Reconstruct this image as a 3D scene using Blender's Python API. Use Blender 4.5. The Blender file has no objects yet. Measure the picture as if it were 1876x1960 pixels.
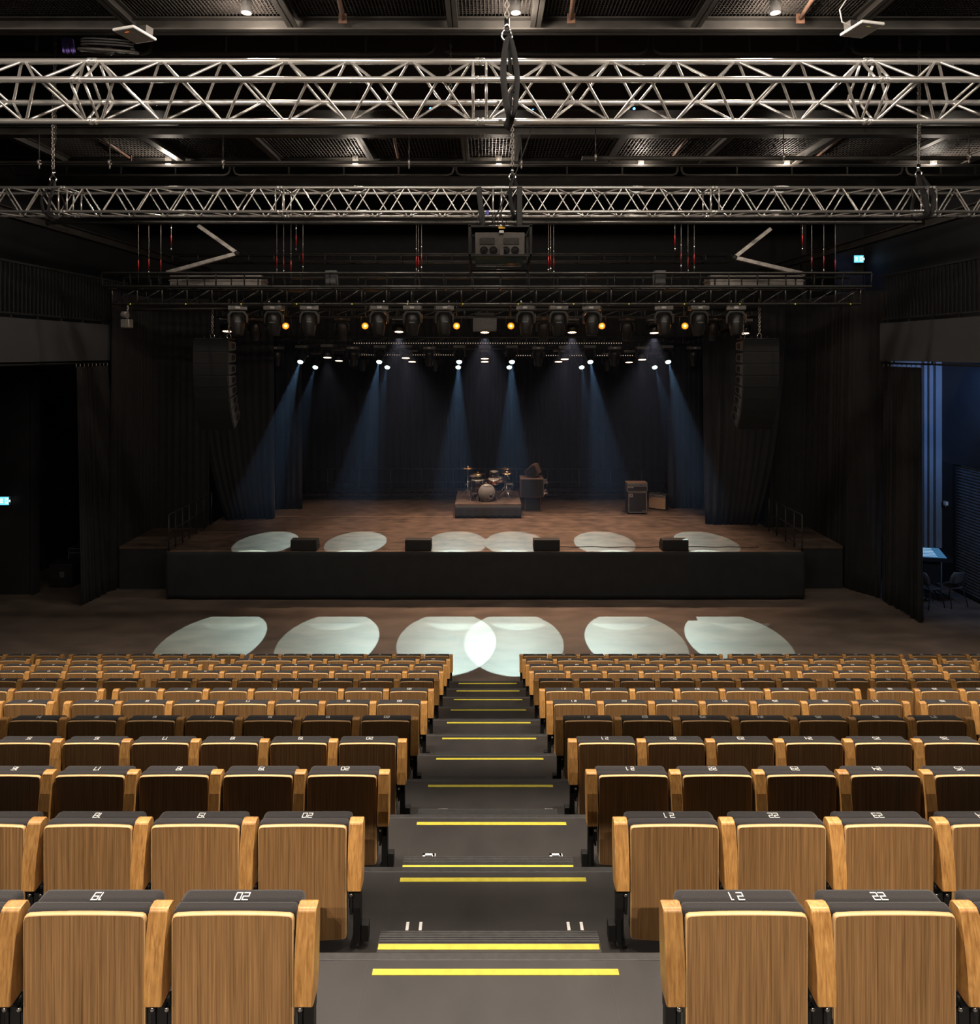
import bpy, bmesh, math, random
from mathutils import Vector, Matrix
PI = math.pi
SC = bpy.context.scene
COL = SC.collection
F, VX, VY, CZ = 1300.0, 929.0, 675.0, 6.2
def PX(x, d): return (x - VX) * d / F            # photo column at depth d -> world X
def PZ(y, d): return CZ - (y - VY) * d / F       # photo row at depth d -> world Z

# ------------------------------------------------------------------ materials
MATS = {}
def mat(name, col, rough=.6, metal=0., noise=0., nscale=6., bump=0., emit=0., spec=.5, stretch=None, ecol=None, coat=0., sheen=0.):
    if name in MATS: return MATS[name]
    m = bpy.data.materials.new(name); m.use_nodes = True
    nt = m.node_tree; N = nt.nodes; L = nt.links
    b = N['Principled BSDF']
    b.inputs['Base Color'].default_value = (*col, 1)
    b.inputs['Roughness'].default_value = rough
    b.inputs['Metallic'].default_value = metal
    b.inputs['Specular IOR Level'].default_value = spec
    b.inputs['Coat Weight'].default_value = coat
    b.inputs['Sheen Weight'].default_value = sheen
    if emit:
        b.inputs['Emission Color'].default_value = (*(ecol or col), 1)
        b.inputs['Emission Strength'].default_value = emit
    tc = N.new('ShaderNodeTexCoord'); mp = N.new('ShaderNodeMapping')
    L.new(tc.outputs['Object'], mp.inputs['Vector'])
    if stretch: mp.inputs['Scale'].default_value = stretch
    nz = N.new('ShaderNodeTexNoise'); nz.inputs['Scale'].default_value = nscale; nz.inputs['Detail'].default_value = 6
    L.new(mp.outputs['Vector'], nz.inputs['Vector'])
    cr = N.new('ShaderNodeMix'); cr.data_type = 'RGBA'
    k = noise
    cr.inputs[6].default_value = (*[c * (1 - k) for c in col], 1)
    cr.inputs[7].default_value = (*[min(1, c * (1 + k)) for c in col], 1)
    mr = N.new('ShaderNodeMapRange'); mr.inputs[1].default_value = .3; mr.inputs[2].default_value = .7
    L.new(nz.outputs['Fac'], mr.inputs['Value']); L.new(mr.outputs['Result'], cr.inputs[0])
    L.new(cr.outputs[2], b.inputs['Base Color'])
    if bump:
        bp = N.new('ShaderNodeBump'); bp.inputs['Strength'].default_value = bump; bp.inputs['Distance'].default_value = .01
        L.new(nz.outputs['Fac'], bp.inputs['Height']); L.new(bp.outputs['Normal'], b.inputs['Normal'])
    MATS[name] = m
    return m

def wood(name, dark, light, scale, rough=.42, vary=.16, wavy=1.2, coat=.15):
    m = bpy.data.materials.new(name); m.use_nodes = True
    nt = m.node_tree; N = nt.nodes; L = nt.links; b = N['Principled BSDF']
    tc = N.new('ShaderNodeTexCoord'); oi = N.new('ShaderNodeObjectInfo')
    sc = N.new('ShaderNodeVectorMath'); sc.operation = 'SCALE'; sc.inputs['Scale'].default_value = 37.
    cb = N.new('ShaderNodeCombineXYZ'); L.new(oi.outputs['Random'], cb.inputs[0]); L.new(oi.outputs['Random'], cb.inputs[2]); L.new(cb.outputs[0], sc.inputs[0])
    ad = N.new('ShaderNodeVectorMath'); ad.operation = 'ADD'
    L.new(tc.outputs['Object'], ad.inputs[0]); L.new(sc.outputs[0], ad.inputs[1])
    mp = N.new('ShaderNodeMapping'); mp.inputs['Scale'].default_value = scale; L.new(ad.outputs[0], mp.inputs['Vector'])
    n1 = N.new('ShaderNodeTexNoise'); n1.inputs['Scale'].default_value = 1.; n1.inputs['Detail'].default_value = 5; n1.inputs['Roughness'].default_value = .65; n1.inputs['Distortion'].default_value = wavy
    L.new(mp.outputs[0], n1.inputs['Vector'])
    mp2 = N.new('ShaderNodeMapping'); mp2.inputs['Scale'].default_value = [s * 4.5 for s in scale]; L.new(ad.outputs[0], mp2.inputs['Vector'])
    n2 = N.new('ShaderNodeTexNoise'); n2.inputs['Scale'].default_value = 1.; n2.inputs['Detail'].default_value = 3; L.new(mp2.outputs[0], n2.inputs['Vector'])
    mx = N.new('ShaderNodeMath'); mx.operation = 'MULTIPLY_ADD'; mx.inputs[1].default_value = .4; L.new(n2.outputs['Fac'], mx.inputs[0])
    m3 = N.new('ShaderNodeMath'); m3.operation = 'MULTIPLY'; m3.inputs[1].default_value = .62; L.new(n1.outputs['Fac'], m3.inputs[0]); L.new(m3.outputs[0], mx.inputs[2])
    rp = N.new('ShaderNodeValToRGB'); rp.color_ramp.elements[0].position = .33; rp.color_ramp.elements[1].position = .66
    rp.color_ramp.elements[0].color = (*dark, 1); rp.color_ramp.elements[1].color = (*light, 1)
    L.new(mx.outputs[0], rp.inputs[0])
    hs = N.new('ShaderNodeHueSaturation'); mr = N.new('ShaderNodeMapRange'); mr.inputs[3].default_value = 1 - vary; mr.inputs[4].default_value = 1 + vary
    L.new(oi.outputs['Random'], mr.inputs['Value']); L.new(mr.outputs['Result'], hs.inputs['Value']); L.new(rp.outputs[0], hs.inputs['Color'])
    L.new(hs.outputs[0], b.inputs['Base Color'])
    b.inputs['Roughness'].default_value = rough; b.inputs['Coat Weight'].default_value = coat; b.inputs['Coat Roughness'].default_value = .3
    MATS[name] = m
    return m

M_PANEL = wood('walnut_veneer', (.095, .048, .017), (.40, .222, .090), (125, 14, 1.2), vary=.12, wavy=.25)
M_EDGE = wood('birch_edge', (.55, .34, .15), (.72, .47, .23), (3, 3, 3), vary=.06)
M_ARM = wood('oak_solid', (.28, .12, .030), (.62, .335, .105), (30, 14, 3.4), vary=.2, wavy=2.6, coat=.3)
M_FAB = mat('charcoal_upholstery', (.0115, .0098, .0104), .95, noise=.25, nscale=260, bump=.25, sheen=.15)
M_BLKM = mat('black_powder_coat', (.009, .009, .009), .55, noise=.2, nscale=40, spec=.35)
M_CHROME = mat('chrome', (.8, .8, .8), .15, metal=1., noise=.05)
M_WHITE = mat('white_print', (.8, .8, .78), .6, noise=.05)
M_ALU = mat('truss_aluminium', (.86, .84, .81), .27, metal=.8, noise=.12, nscale=14, stretch=(.3, 3, 3))
M_ALU2 = mat('dull_aluminium', (.42, .39, .36), .4, metal=.7, noise=.25, nscale=8)
M_BEAM = mat('grey_steel_beam', (.042, .038, .034), .5, metal=.35, noise=.35, nscale=3)
M_GRATE = mat('dark_grating', (.035, .03, .027), .6, metal=.3, noise=.3, nscale=20)
M_RUST = mat('rusty_tube', (.10, .05, .03), .6, noise=.4, nscale=12)
M_BLACK = mat('matt_black_paint', (.011, .011, .012), .8, noise=.3, nscale=2.5)
M_WALL = mat('black_wall_paint', (.016, .016, .018), .75, noise=.2, nscale=1.5)
M_DRAPE = mat('black_wool_serge', (.011, .0105, .0105), .95, noise=.25, nscale=5, sheen=.05)
M_SKIRT = mat('black_skirt_cloth', (.020, .0215, .023), .95, noise=.15, nscale=3)
M_DECK = mat('brown_stage_deck', (.090, .063, .047), .5, noise=.5, nscale=2.6, bump=.12, stretch=(1, 1.6, 1))
M_LINE = mat('deck_joint', (.33, .22, .15), .5, noise=.3)
M_FLOOR = mat('stained_concrete', (.125, .096, .077), .46, noise=.30, nscale=2.0, bump=.08, stretch=(.6, 1.3, 1))
M_TREAD = mat('grey_vinyl_tread', (.0175, .0150, .0142), .5, noise=.36, nscale=3.5, bump=.05)
M_NOSE = mat('black_nosing', (.02, .02, .02), .5, noise=.3, nscale=30)
M_YEL = mat('yellow_tape', (.42, .37, .03), .6, noise=.12, nscale=20)
M_FASCIA = mat('grey_fascia', (.052, .052, .054), .8, noise=.08, nscale=2)
M_BALUS = mat('dark_slat', (.010, .010, .010), .7, noise=.3, nscale=9)
M_CAB = mat('black_cabinet_paint', (.018, .018, .019), .6, noise=.3, nscale=60, bump=.1)
M_GRILLE = mat('black_grille', (.010, .010, .010), .7, noise=.4, nscale=120, bump=.2)
M_CABSIDE = mat('grey_cabinet_side', (.11, .118, .125), .5, noise=.2, nscale=20)
M_HEAD = mat('moving_head_plastic', (.022, .021, .02), .32, noise=.2, nscale=10)
M_HEADL = mat('moving_head_base', (.15, .14, .13), .4, noise=.3, nscale=60)
M_APW = mat('white_plastic', (.62, .62, .6), .4, noise=.05)
M_DRUM = mat('black_drum_lacquer', (.012, .01, .01), .15, noise=.2, coat=.6)
M_DHEAD = mat('smoke_drum_head', (.24, .225, .215), .4, noise=.1)
M_SNARE = mat('white_drum_head', (.3, .27, .23), .5, noise=.1)
M_BRASS = mat('cymbal_bronze', (.75, .47, .22), .25, metal=1., noise=.15, nscale=30)
M_ORNG = mat('orange_drum_wood', (.75, .22, .08), .35, noise=.3)
M_TOLEX = mat('brown_tolex', (.12, .075, .05), .6, noise=.25, nscale=80)
M_CLOTH = mat('tan_grille_cloth', (.52, .32, .2), .8, noise=.15, nscale=90)
M_ORANGEC = mat('orange_cable', (.7, .25, .03), .5, noise=.1)
M_RED = mat('red_shackle', (.3, .008, .008), .4, noise=.1)
M_YLBL = mat('yellow_label', (.75, .45, .03), .5, noise=.1)
M_GLASS = mat('green_tinted_window', (.035, .06, .055), .12, noise=.2, coat=.5)
M_PROJ = mat('grey_projector_case', (.075, .066, .058), .5, noise=.2, nscale=12)
M_PURPLE = mat('purple_cloth', (.18, .12, .5), .8, noise=.2)
M_BLUEP = mat('blue_plug', (.08, .1, .5), .5, noise=.1)
M_DUCT = mat('galvanised_duct', (.36, .33, .31), .4, metal=.5, noise=.3, nscale=4)
M_GREYW = mat('grey_painted_wall', (.03, .03, .032), .6, noise=.1, nscale=2)
M_RIB = mat('pale_grey_rib_wall', (.21, .22, .235), .6, noise=.1, nscale=2)  # lightened against the side wall, as blue light falls mainly on the ribs
M_SHUT = mat('shutter_slat', (.22, .22, .23), .28, metal=.8, noise=.2)
M_CHAIRP = mat('grey_chair_shell', (.07, .065, .065), .45, noise=.1)
E_CYAN = mat('lit_spot_lens', (.75, 1, .95), emit=4, ecol=(.70, 1, .95))
E_LED = mat('lit_warm_led', (1, .72, .5), emit=5, ecol=(1, .62, .40))
E_ORNG = mat('lit_amber_lens', (1, .35, .05), emit=1.8, ecol=(1, .15, .004))
E_ORNG2 = mat('lit_amber_core', (1, .75, .35), emit=4, ecol=(1, .62, .2))
E_CAN = mat('lit_downlight', (1, .85, .65), emit=18, ecol=(1, .82, .6))
E_SIGN = mat('lit_exit_sign', (.3, .75, 1), emit=1.6, ecol=(.12, .55, .85))
E_SIGNW = mat('lit_exit_symbol', (.8, 1, 1), emit=3.2, ecol=(.75, .95, 1))
E_SCREEN = mat('lit_console_screen', (.1, .3, .5), emit=.3, ecol=(.10, .32, .55))
E_ROWS = mat('lit_console_rows', (.4, .6, .8), emit=.6, ecol=(.45, .7, .9))
E_DOT = mat('pixel_bar_dot', (1, .8, .6), emit=.5, ecol=(1, .8, .62))
E_BLUE = mat('blue_status_led', (.05, .2, 1), emit=12, ecol=(.05, .2, 1))
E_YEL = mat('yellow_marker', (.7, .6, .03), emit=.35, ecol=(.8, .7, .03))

# ------------------------------------------------------------------ mesh builder
class MB:
    def __init__(s): s.bm = bmesh.new(); s.mi = 0
    def _f(s, vs, sm=False):
        try:
            f = s.bm.faces.new(vs); f.material_index = s.mi; f.smooth = sm; return f
        except ValueError: return None
    def box(s, x0, x1, y0, y1, z0, z1, bev=0, seg=2):
        g = bmesh.ops.create_cube(s.bm, size=1)
        vs = g['verts']
        for v in vs:
            v.co = Vector(((x0 + x1) / 2 + v.co.x * (x1 - x0), (y0 + y1) / 2 + v.co.y * (y1 - y0), (z0 + z1) / 2 + v.co.z * (z1 - z0)))
        fs = list({f for v in vs for f in v.link_faces})
        for f in fs: f.material_index = s.mi
        if bev:
            es = list({e for v in vs for e in v.link_edges})
            r = bmesh.ops.bevel(s.bm, geom=es, offset=bev, segments=seg, affect='EDGES', profile=.5, clamp_overlap=True)
            for f in r['faces']: f.material_index = s.mi; f.smooth = True
        return s
    def tube(s, p, q, r, n=8, r2=None, cap=True):
        p, q = Vector(p), Vector(q); a = q - p
        if a.length < 1e-6: return s
        r2 = r if r2 is None else r2
        a.normalize(); u = a.orthogonal().normalized(); w = a.cross(u)
        A = [s.bm.verts.new(p + (u * math.cos(2 * PI * i / n) + w * math.sin(2 * PI * i / n)) * r) for i in range(n)]
        B = [s.bm.verts.new(q + (u * math.cos(2 * PI * i / n) + w * math.sin(2 * PI * i / n)) * r2) for i in range(n)]
        for i in range(n): s._f([A[i], A[(i + 1) % n], B[(i + 1) % n], B[i]], True)
        if cap: s._f(A[::-1]); s._f(B)
        return s
    def path(s, pts, r, n=8, fx=1., closed=False):
        pts = [Vector(p) for p in pts]; rings = []
        m = len(pts); up = None
        for k, p in enumerate(pts):
            a = (pts[(k + 1) % m] - pts[k - 1]) if closed else (pts[min(k + 1, m - 1)] - pts[max(k - 1, 0)])
            a.normalize()
            if up is None: up = a.orthogonal().normalized()
            up = (up - a * up.dot(a))
            up = up.normalized() if up.length > 1e-6 else a.orthogonal().normalized()
            w = a.cross(up)
            rings.append([s.bm.verts.new(p + (up * math.cos(2 * PI * i / n) * fx + w * math.sin(2 * PI * i / n)) * r) for i in range(n)])
        for k in range(m if closed else m - 1):
            A, B = rings[k], rings[(k + 1) % m]
            for i in range(n): s._f([A[i], A[(i + 1) % n], B[(i + 1) % n], B[i]], True)
        if not closed: s._f(rings[0][::-1]); s._f(rings[-1])
        return s
    def lathe(s, prof, c=(0, 0, 0), axis='Z', n=24, rot=None, ring=False):
        c = Vector(c); R = rot or {'Z': Matrix.Identity(3), 'Y': Matrix.Rotation(-PI / 2, 3, 'X'), 'X': Matrix.Rotation(PI / 2, 3, 'Y')}[axis]
        rings = []
        for r, z in prof:
            rings.append([s.bm.verts.new(c + R @ Vector((max(r, 1e-5) * math.cos(2 * PI * i / n), max(r, 1e-5) * math.sin(2 * PI * i / n), z))) for i in range(n)])
        for A, B in zip(rings, rings[1:]):
            for i in range(n): s._f([A[i], A[(i + 1) % n], B[(i + 1) % n], B[i]], True)
        if ring:
            for i in range(n): s._f([rings[-1][i], rings[-1][(i + 1) % n], rings[0][(i + 1) % n], rings[0][i]], True)
            return s
        s._f(rings[0][::-1]); s._f(rings[-1])
        return s
    def prism(s, pts, y0, y1, plane='XZ', bev=0):
        def P(a, b, t):
            return {'XZ': (a, t, b), 'XY': (a, b, t), 'YZ': (t, a, b)}[plane]
        A = [s.bm.verts.new(P(a, b, y0)) for a, b in pts]; B = [s.bm.verts.new(P(a, b, y1)) for a, b in pts]
        n = len(pts); fs = [s._f(A), s._f(B[::-1])]
        for i in range(n): fs.append(s._f([A[i], B[i], B[(i + 1) % n], A[(i + 1) % n]]))
        if bev:
            es = [e for e in {e for f in fs[:2] for e in f.edges}]
            r = bmesh.ops.bevel(s.bm, geom=es, offset=bev, segments=2, affect='EDGES', profile=.5)
            for f in r['faces']: f.smooth = True
        return s
    def xf(s, Mx): bmesh.ops.transform(s.bm, matrix=Mx, verts=s.bm.verts); return s
    def build(s, name, mats, parent=None, loc=(0, 0, 0), rot=(0, 0, 0)):
        bmesh.ops.recalc_face_normals(s.bm, faces=s.bm.faces)
        me = bpy.data.meshes.new(name); s.bm.to_mesh(me); s.bm.free()
        for m in (mats if isinstance(mats, (list, tuple)) else [mats]): me.materials.append(m)
        o = bpy.data.objects.new(name, me); COL.objects.link(o)
        o.location = loc; o.rotation_euler = rot
        if parent: o.parent = parent
        return o

def thing(name, label, cat, loc=(0, 0, 0), rot=(0, 0, 0), group=None):
    o = bpy.data.objects.new(name, None); o.empty_display_size = .1; COL.objects.link(o)
    o.location = loc; o.rotation_euler = rot
    return tag(o, label, cat, group)
def tag(o, label, cat, group=None):
    o['label'] = label; o['category'] = cat
    if group: o['group'] = group
    return o
def struct(o, label=None, cat='building'):
    o['kind'] = 'structure'
    if label: o['label'] = label
    o['category'] = cat
    return o
def copy_tree(o, kids, parent=None):
    c = o.copy(); COL.objects.link(c); c.parent = parent
    for ch in kids.get(o.name, []): copy_tree(ch, kids, c)
    return c
def kidmap():
    d = {}
    for o in COL.objects:
        if o.parent: d.setdefault(o.parent.name, []).append(o)
    return d
ORD = ['', 'first', 'second', 'third', 'fourth', 'fifth', 'sixth', 'seventh', 'eighth', 'ninth', 'tenth', 'eleventh', 'twelfth',
       'thirteenth', 'fourteenth', 'fifteenth', 'sixteenth', 'seventeenth', 'eighteenth', 'nineteenth', 'twentieth',
       'twenty-first', 'twenty-second', 'twenty-third', 'twenty-fourth', 'twenty-fifth']

# digits drawn as square strokes (unit box 0..1 x 0..1.6)
SEGS = {'0': 'abcdef', '1': 'bci', '2': 'abged', '3': 'abgcd', '4': 'fgbc', '5': 'afgcd', '6': 'afgedc', '7': 'abc', '8': 'abcdefg', '9': 'abcdfg'}
SEGP = {'a': ((0, 1.6), (1, 1.6)), 'b': ((1, 1.6), (1, .8)), 'c': ((1, .8), (1, 0)), 'd': ((0, 0), (1, 0)), 'e': ((0, 0), (0, .8)),
        'f': ((0, .8), (0, 1.6)), 'g': ((0, .8), (1, .8)), 'i': ((.65, 1.6), (1, 1.6))}
def digits_mesh(mb, text, w, st, z, gap=.45, t=.0012, plain=False):
    """flat digits in XY readable from +Y side (rotated half a turn as seen from the camera)"""
    n = len(text); tot = n * w + (n - 1) * gap * w; x = -tot / 2
    for ch in text:
        for sg in ('bc' if plain and ch == '1' else SEGS[ch]):
            (ax, ay), (bx, by) = SEGP[sg]
            X0, X1 = sorted((x + ax * w, x + bx * w)); Y0, Y1 = sorted(((ay - .8) * w, (by - .8) * w))
            mb.box(-X1 - st / 2, -X0 + st / 2, -Y1 - st / 2, -Y0 + st / 2, z, z + t)
        x += w * (1 + gap)
    return mb

# ------------------------------------------------------------------ camera
cam = bpy.data.cameras.new('camera'); co = bpy.data.objects.new('camera', cam); COL.objects.link(co)
co.location = (0, 0, CZ); co.rotation_euler = (PI / 2, 0, 0)
cam.sensor_fit = 'AUTO'; cam.sensor_width = 36; cam.lens = 36 * F / 1960
cam.shift_x = (938 - VX) / 1960; cam.shift_y = (VY - 980) / 1960
cam.clip_end = 200; cam.clip_start = .05
SC.camera = co
SC.view_settings.view_transform = 'Standard'; SC.view_settings.look = 'None'; SC.view_settings.gamma = 1
SC.view_settings.exposure = 0; SC.view_settings.use_curve_mapping = False

# ------------------------------------------------------------------ room shell
struct(MB().box(-14, 14, -6, 26, -.3, 0).build('floor', M_FLOOR), 'brown stained concrete hall floor', 'floor')
struct(MB().box(-14, 14, -6, 26, 12.6, 12.8).build('ceiling', M_BLACK), 'black painted hall ceiling slab', 'ceiling')
struct(MB().box(-14, 14, 24.9, 25.1, 0, 12.6).build('wall_back', M_BLACK), 'black wall behind the stage', 'wall')
struct(MB().box(-12.8, -12.6, -6, 24.9, 0, 12.6).build('wall_left', M_WALL), 'black left side wall of the hall', 'wall')
w = MB().box(12.2, 12.4, -6, 24.9, 3.3, 6.2)
struct(MB().box(12.2, 12.4, -6, 24.9, 6.2, 12.6).box(12.2, 12.4, 17.7, 24.9, 0, 3.3).build('wall_right_side', M_WALL), 'black right side wall of the hall', 'wall')  # lower box coloured black in place of the shade in a recess
struct(w.build('wall_right', M_GREYW), 'dark grey right side wall with bulkhead above the shutter', 'wall')
struct(MB().box(-12.6, -11.55, 17.4, 17.6, 0, 6).build('wall_front_left', M_WALL), 'black wall panel under the left balcony', 'wall')
w = MB().box(10.9, 12.2, 18.25, 18.45, 0, 6.0)
for x0, x1 in ((11.72, 11.80), (11.86, 11.96), (12.03, 12.195)):
    w.box(x0, x1, 18.13, 18.25, 0, 6.0, .004)
struct(w.build('wall_front_right', M_RIB), 'grey wall with vertical ribs beside the right curtain', 'wall')
struct(MB().box(-14, 14, -6.2, -6, 0, 12.6).build('wall_rear', M_BLACK), 'black rear wall of the hall', 'wall')

# roller shutter in the right wall
sh = thing('roller_shutter', 'metal slatted roller shutter low in the right side wall', 'shutter', (12.25, 15, 0))
w = MB()
for i in range(41):
    z = .08 + i * .078
    w.prism([(-.012, z), (-.034, z + .02), (-.034, z + .04), (-.012, z + .066), (.02, z + .066), (.02, z)], -2.6, 2.62, 'XZ')
w.build('shutter_curtain', M_SHUT, sh)
MB().box(-.06, .02, 2.6, 2.68, 0, 3.28).build('guide_rail', M_BLKM, sh)
MB().box(-.06, .02, -2.6, 2.6, 0, .08).build('bottom_bar', M_BLKM, sh)
sb = thing('switch_box', 'small white switch box with an orange pilot lamp on the grey wall', 'switch', (12.2, 17.95, 2.22))
MB().box(-.06, 0, -.06, .06, -.05, .05, .006).build('housing', M_APW, sb)
MB().box(-.075, -.06, -.03, -.01, -.015, .015, .003).build('rocker', M_APW, sb)
MB().lathe([(.001, 0), (.012, .004), (.012, .02)], (-.03, 0, -.09)).tube((-.03, 0, -.05), (-.03, 0, -.08), .006).build('pilot_lamp', M_ORANGEC, sb)

# ------------------------------------------------------------------ balconies
for sx, side in ((-1, 'left'), (1, 'right')):
    X = 9.85 * sx
    yE = 18.78 if sx < 0 else 16.95
    w = MB().box(min(X, X + .12 * sx), max(X, X + .12 * sx), -2, yE, 6.0, 6.93)
    struct(w.build('wall_balcony_' + side, M_FASCIA), 'plain dark grey balcony front on the %s side' % side, 'balcony')
    struct(MB().box(min(X + .12 * sx, 12.2 * sx), max(X + .12 * sx, 12.2 * sx), -2, yE, 6.0, 6.2).build('floor_balcony_' + side, M_BLACK), 'dark floor slab of the %s balcony' % side, 'floor')
    r = thing('balcony_railing', 'tall dark slatted railing on top of the %s balcony front' % side, 'railing', (X + .06 * sx, 0, 6.93), group='balcony railings')
    w = MB()
    y = 8.0
    while y < yE + .01:
        w.box(-.012, .012, y, y + .035, .1, 1.17); y += .13
    o = w.build('slat_infill', M_BALUS, r)
    MB().box(-.03, .03, 7.9, yE, 1.15, 1.2, .006).build('top_rail', M_BALUS, r)
    MB().box(-.02, .02, 7.9, yE, .08, .12).build('bottom_rail', M_BALUS, r)
    y = 8.2
    while y < yE:
        MB().box(-.02, .02, y, y + .04, 0, .1).build('post', M_BALUS, r); y += .85
    t = thing('curtain_track', 'dark curtain track running below the %s balcony front' % side, 'curtain track', (X + .03 * sx, 0, 5.94), group='curtain tracks')
    MB().tube((0, 10, 0), (0, yE, 0), .022).build('rail', M_BALUS, t)
    for y in (11.5, 13.5, 15.0, 16.4):
        MB().box(-.012, .012, y, y + .03, 0, .06).build('bracket', M_BALUS, t)

# ------------------------------------------------------------------ drapes
def curtain(label, top, bot, z0, z1, folds, amp, seed=1, hooks=False, mid=None, group='black stage drapes'):
    """top / bot: polylines (x, y) that the cloth follows at its head and its hem"""
    rnd = random.Random(seed)
    def samp(pl, t):
        ls = [math.dist(a, b) for a, b in zip(pl, pl[1:])]; T = sum(ls) * t
        for (a, b), l in zip(zip(pl, pl[1:]), ls):
            if T <= l or (a, b) == (pl[-2], pl[-1]):
                k = min(1, T / l); n = Vector((b[1] - a[1], a[0] - b[0])) / l
                return Vector((a[0] + (b[0] - a[0]) * k, a[1] + (b[1] - a[1]) * k)), n
            T -= l
    ph = [rnd.uniform(0, 6.28) for _ in range(6)]; k2 = rnd.uniform(.35, .6)
    NU, NZ = folds * 8, 14
    m = MB(); V = []
    for j in range(NZ + 1):
        v = j / NZ; row = []
        for i in range(NU + 1):
            u = i / NU
            p, n = samp(top, u); q, n2 = samp(bot, u)
            e = v if mid is None else mid(v)
            c = p.lerp(q, e); nn = (n * (1 - v) + n2 * v)
            a = (math.sin(u * folds * 2 * PI + ph[0] + .9 * math.sin(u * 5 + ph[1]) + .3 * v) + .5 * math.sin(u * folds * k2 * 2 * PI + ph[2] + v)) * amp * (.55 + .6 * v) * (.6 + .4 * math.sin(u * 9 + ph[3]))
            c = c + nn * a
            row.append(m.bm.verts.new((c.x, c.y, z1 + (z0 - z1) * v)))
        V.append(row)
    for j in range(NZ):
        for i in range(NU): m._f([V[j][i], V[j][i + 1], V[j + 1][i + 1], V[j + 1][i]], True)
    cx = sum(p[0] for p in bot) / len(bot); cy = sum(p[1] for p in bot) / len(bot)
    m.xf(Matrix.Translation((-cx, -cy, -z0)))
    t = thing('stage_drape', label, 'curtain', (cx, cy, z0), group=group)
    o = m.build('cloth', M_DRAPE, t)
    sd = o.modifiers.new('thick', 'SOLIDIFY'); sd.thickness = .012
    if hooks:
        for i in range(9):
            p, n = samp(top, i / 8)
            MB().tube((p.x - cx, p.y - cy, z1 - z0 - .02), (p.x - cx, p.y - cy, z1 - z0 + .05), .008).lathe([(.004, -.012), (.02, 0), (.004, .012)], (p.x - cx, p.y - cy, z1 - z0 + .05), 'X', 10).build('runner', M_ALU2, t)
    return t
curtain('full width black backdrop drape at the back of the stage', [(-8.6, 24.3), (8.6, 24.3)], [(-8.6, 24.3), (8.6, 24.3)], 1.2, 8.0, 64, .10, 3)
curtain('black leg drape hanging behind the left speaker array', [(-8.7, 20.4), (-6.37, 20.4)], [(-7.75, 20.3), (-6.37, 20.5)], 1.2, 7.6, 10, .07, 5, mid=lambda v: v ** 2.4)
curtain('narrow black inner leg drape at stage left edge of the backdrop', [(-6.9, 21.7), (-5.88, 21.7)], [(-6.9, 21.7), (-5.86, 21.75)], 1.2, 7.4, 6, .05, 6)
curtain('black masking drape reaching the floor between left stage side and left curtain', [(-9.72, 17.7), (-9.75, 19.9), (-8.25, 20.3)], [(-9.72, 17.6), (-9.72, 19.9), (-8.25, 20.3)], 0, 7.8, 20, .05, 7)
curtain('bunched black curtain below the end of the left balcony', [(-9.85, 16.35), (-9.85, 17.7)], [(-9.9, 16.6), (-9.72, 18.3)], .02, 5.86, 14, .055, 8, hooks=True)
curtain('black leg drape hanging behind the right speaker array', [(6.35, 19.8), (8.75, 19.8)], [(6.42, 19.8), (7.9, 19.7)], 1.2, 7.6, 10, .07, 9, mid=lambda v: v ** 2.4)
curtain('narrow black inner leg drape beside the tan guitar amplifier', [(5.95, 21.8), (6.95, 21.8)], [(5.9, 21.85), (6.95, 21.75)], 1.2, 7.4, 6, .06, 10)
curtain('wide black masking drape sweeping to the floor right of the stage', [(8.4, 20.4), (9.6, 20.2), (9.7, 17.8), (10.3, 17.4)], [(8.4, 20.4), (9.5, 20.2), (9.52, 17.8), (9.97, 17.15)], 0, 7.8, 26, .07, 11)
curtain('bunched black curtain below the end of the right balcony', [(9.98, 15.55), (9.92, 16.9)], [(10.0, 15.55), (9.95, 17.0)], .02, 5.86, 12, .06, 12, hooks=True)
curtain('dark curtain hanging far back in the left side passage', [(-11.5, 20.5), (-10.6, 20.4)], [(-11.5, 20.5), (-10.6, 20.4)], .02, 5.6, 8, .06, 13)

# ------------------------------------------------------------------ stage
st = thing('stage', 'low black-skirted concert stage with brown deck', 'stage', (0, 17.04, 0))
MB().box(-8, 8, .02, 7.1, 1.12, 1.2).build('deck', M_DECK, st)
w = MB()
for k in range(3):
    yy = (20.72, 18.93, 17.10)[k] - 17.04
    w.box(-8, 8, yy, yy + (.018 if k < 2 else .03), 1.2, 1.203)
w.build('deck_joint', M_LINE, st)
m = MB(); NU, NZ = 220, 12; V = []          # skirt cloth, creased at both ends
for j in range(NZ + 1):
    v = j / NZ; row = []
    for i in range(NU + 1):
        u = i / NU; x = -8 + 16 * u
        e = max(0, 1 - min(x + 8, 8 - x) / 1.6)
        y = -.015 - .03 * v * math.sin(u * 40) * .3 - .05 * e * e * math.sin((min(x + 8, 8 - x) * 5 + v * 3.2)) * v - .02 * e * math.sin(v * 5)
        z = 1.2 - 1.17 * v
        row.append(m.bm.verts.new((x, y, z)))
    V.append(row)
for j in range(NZ):
    for i in range(NU): m._f([V[j][i], V[j][i + 1], V[j + 1][i + 1], V[j + 1][i]], True)
m.box(-8, -7.98, 0, 7.1, .02, 1.12).box(7.98, 8, 0, 7.1, .02, 1.12).box(-8, 8, 7.08, 7.1, .02, 1.12)
sk = m.build('skirt', M_SKIRT, st)
sk.modifiers.new('thick', 'SOLIDIFY').thickness = .01
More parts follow.
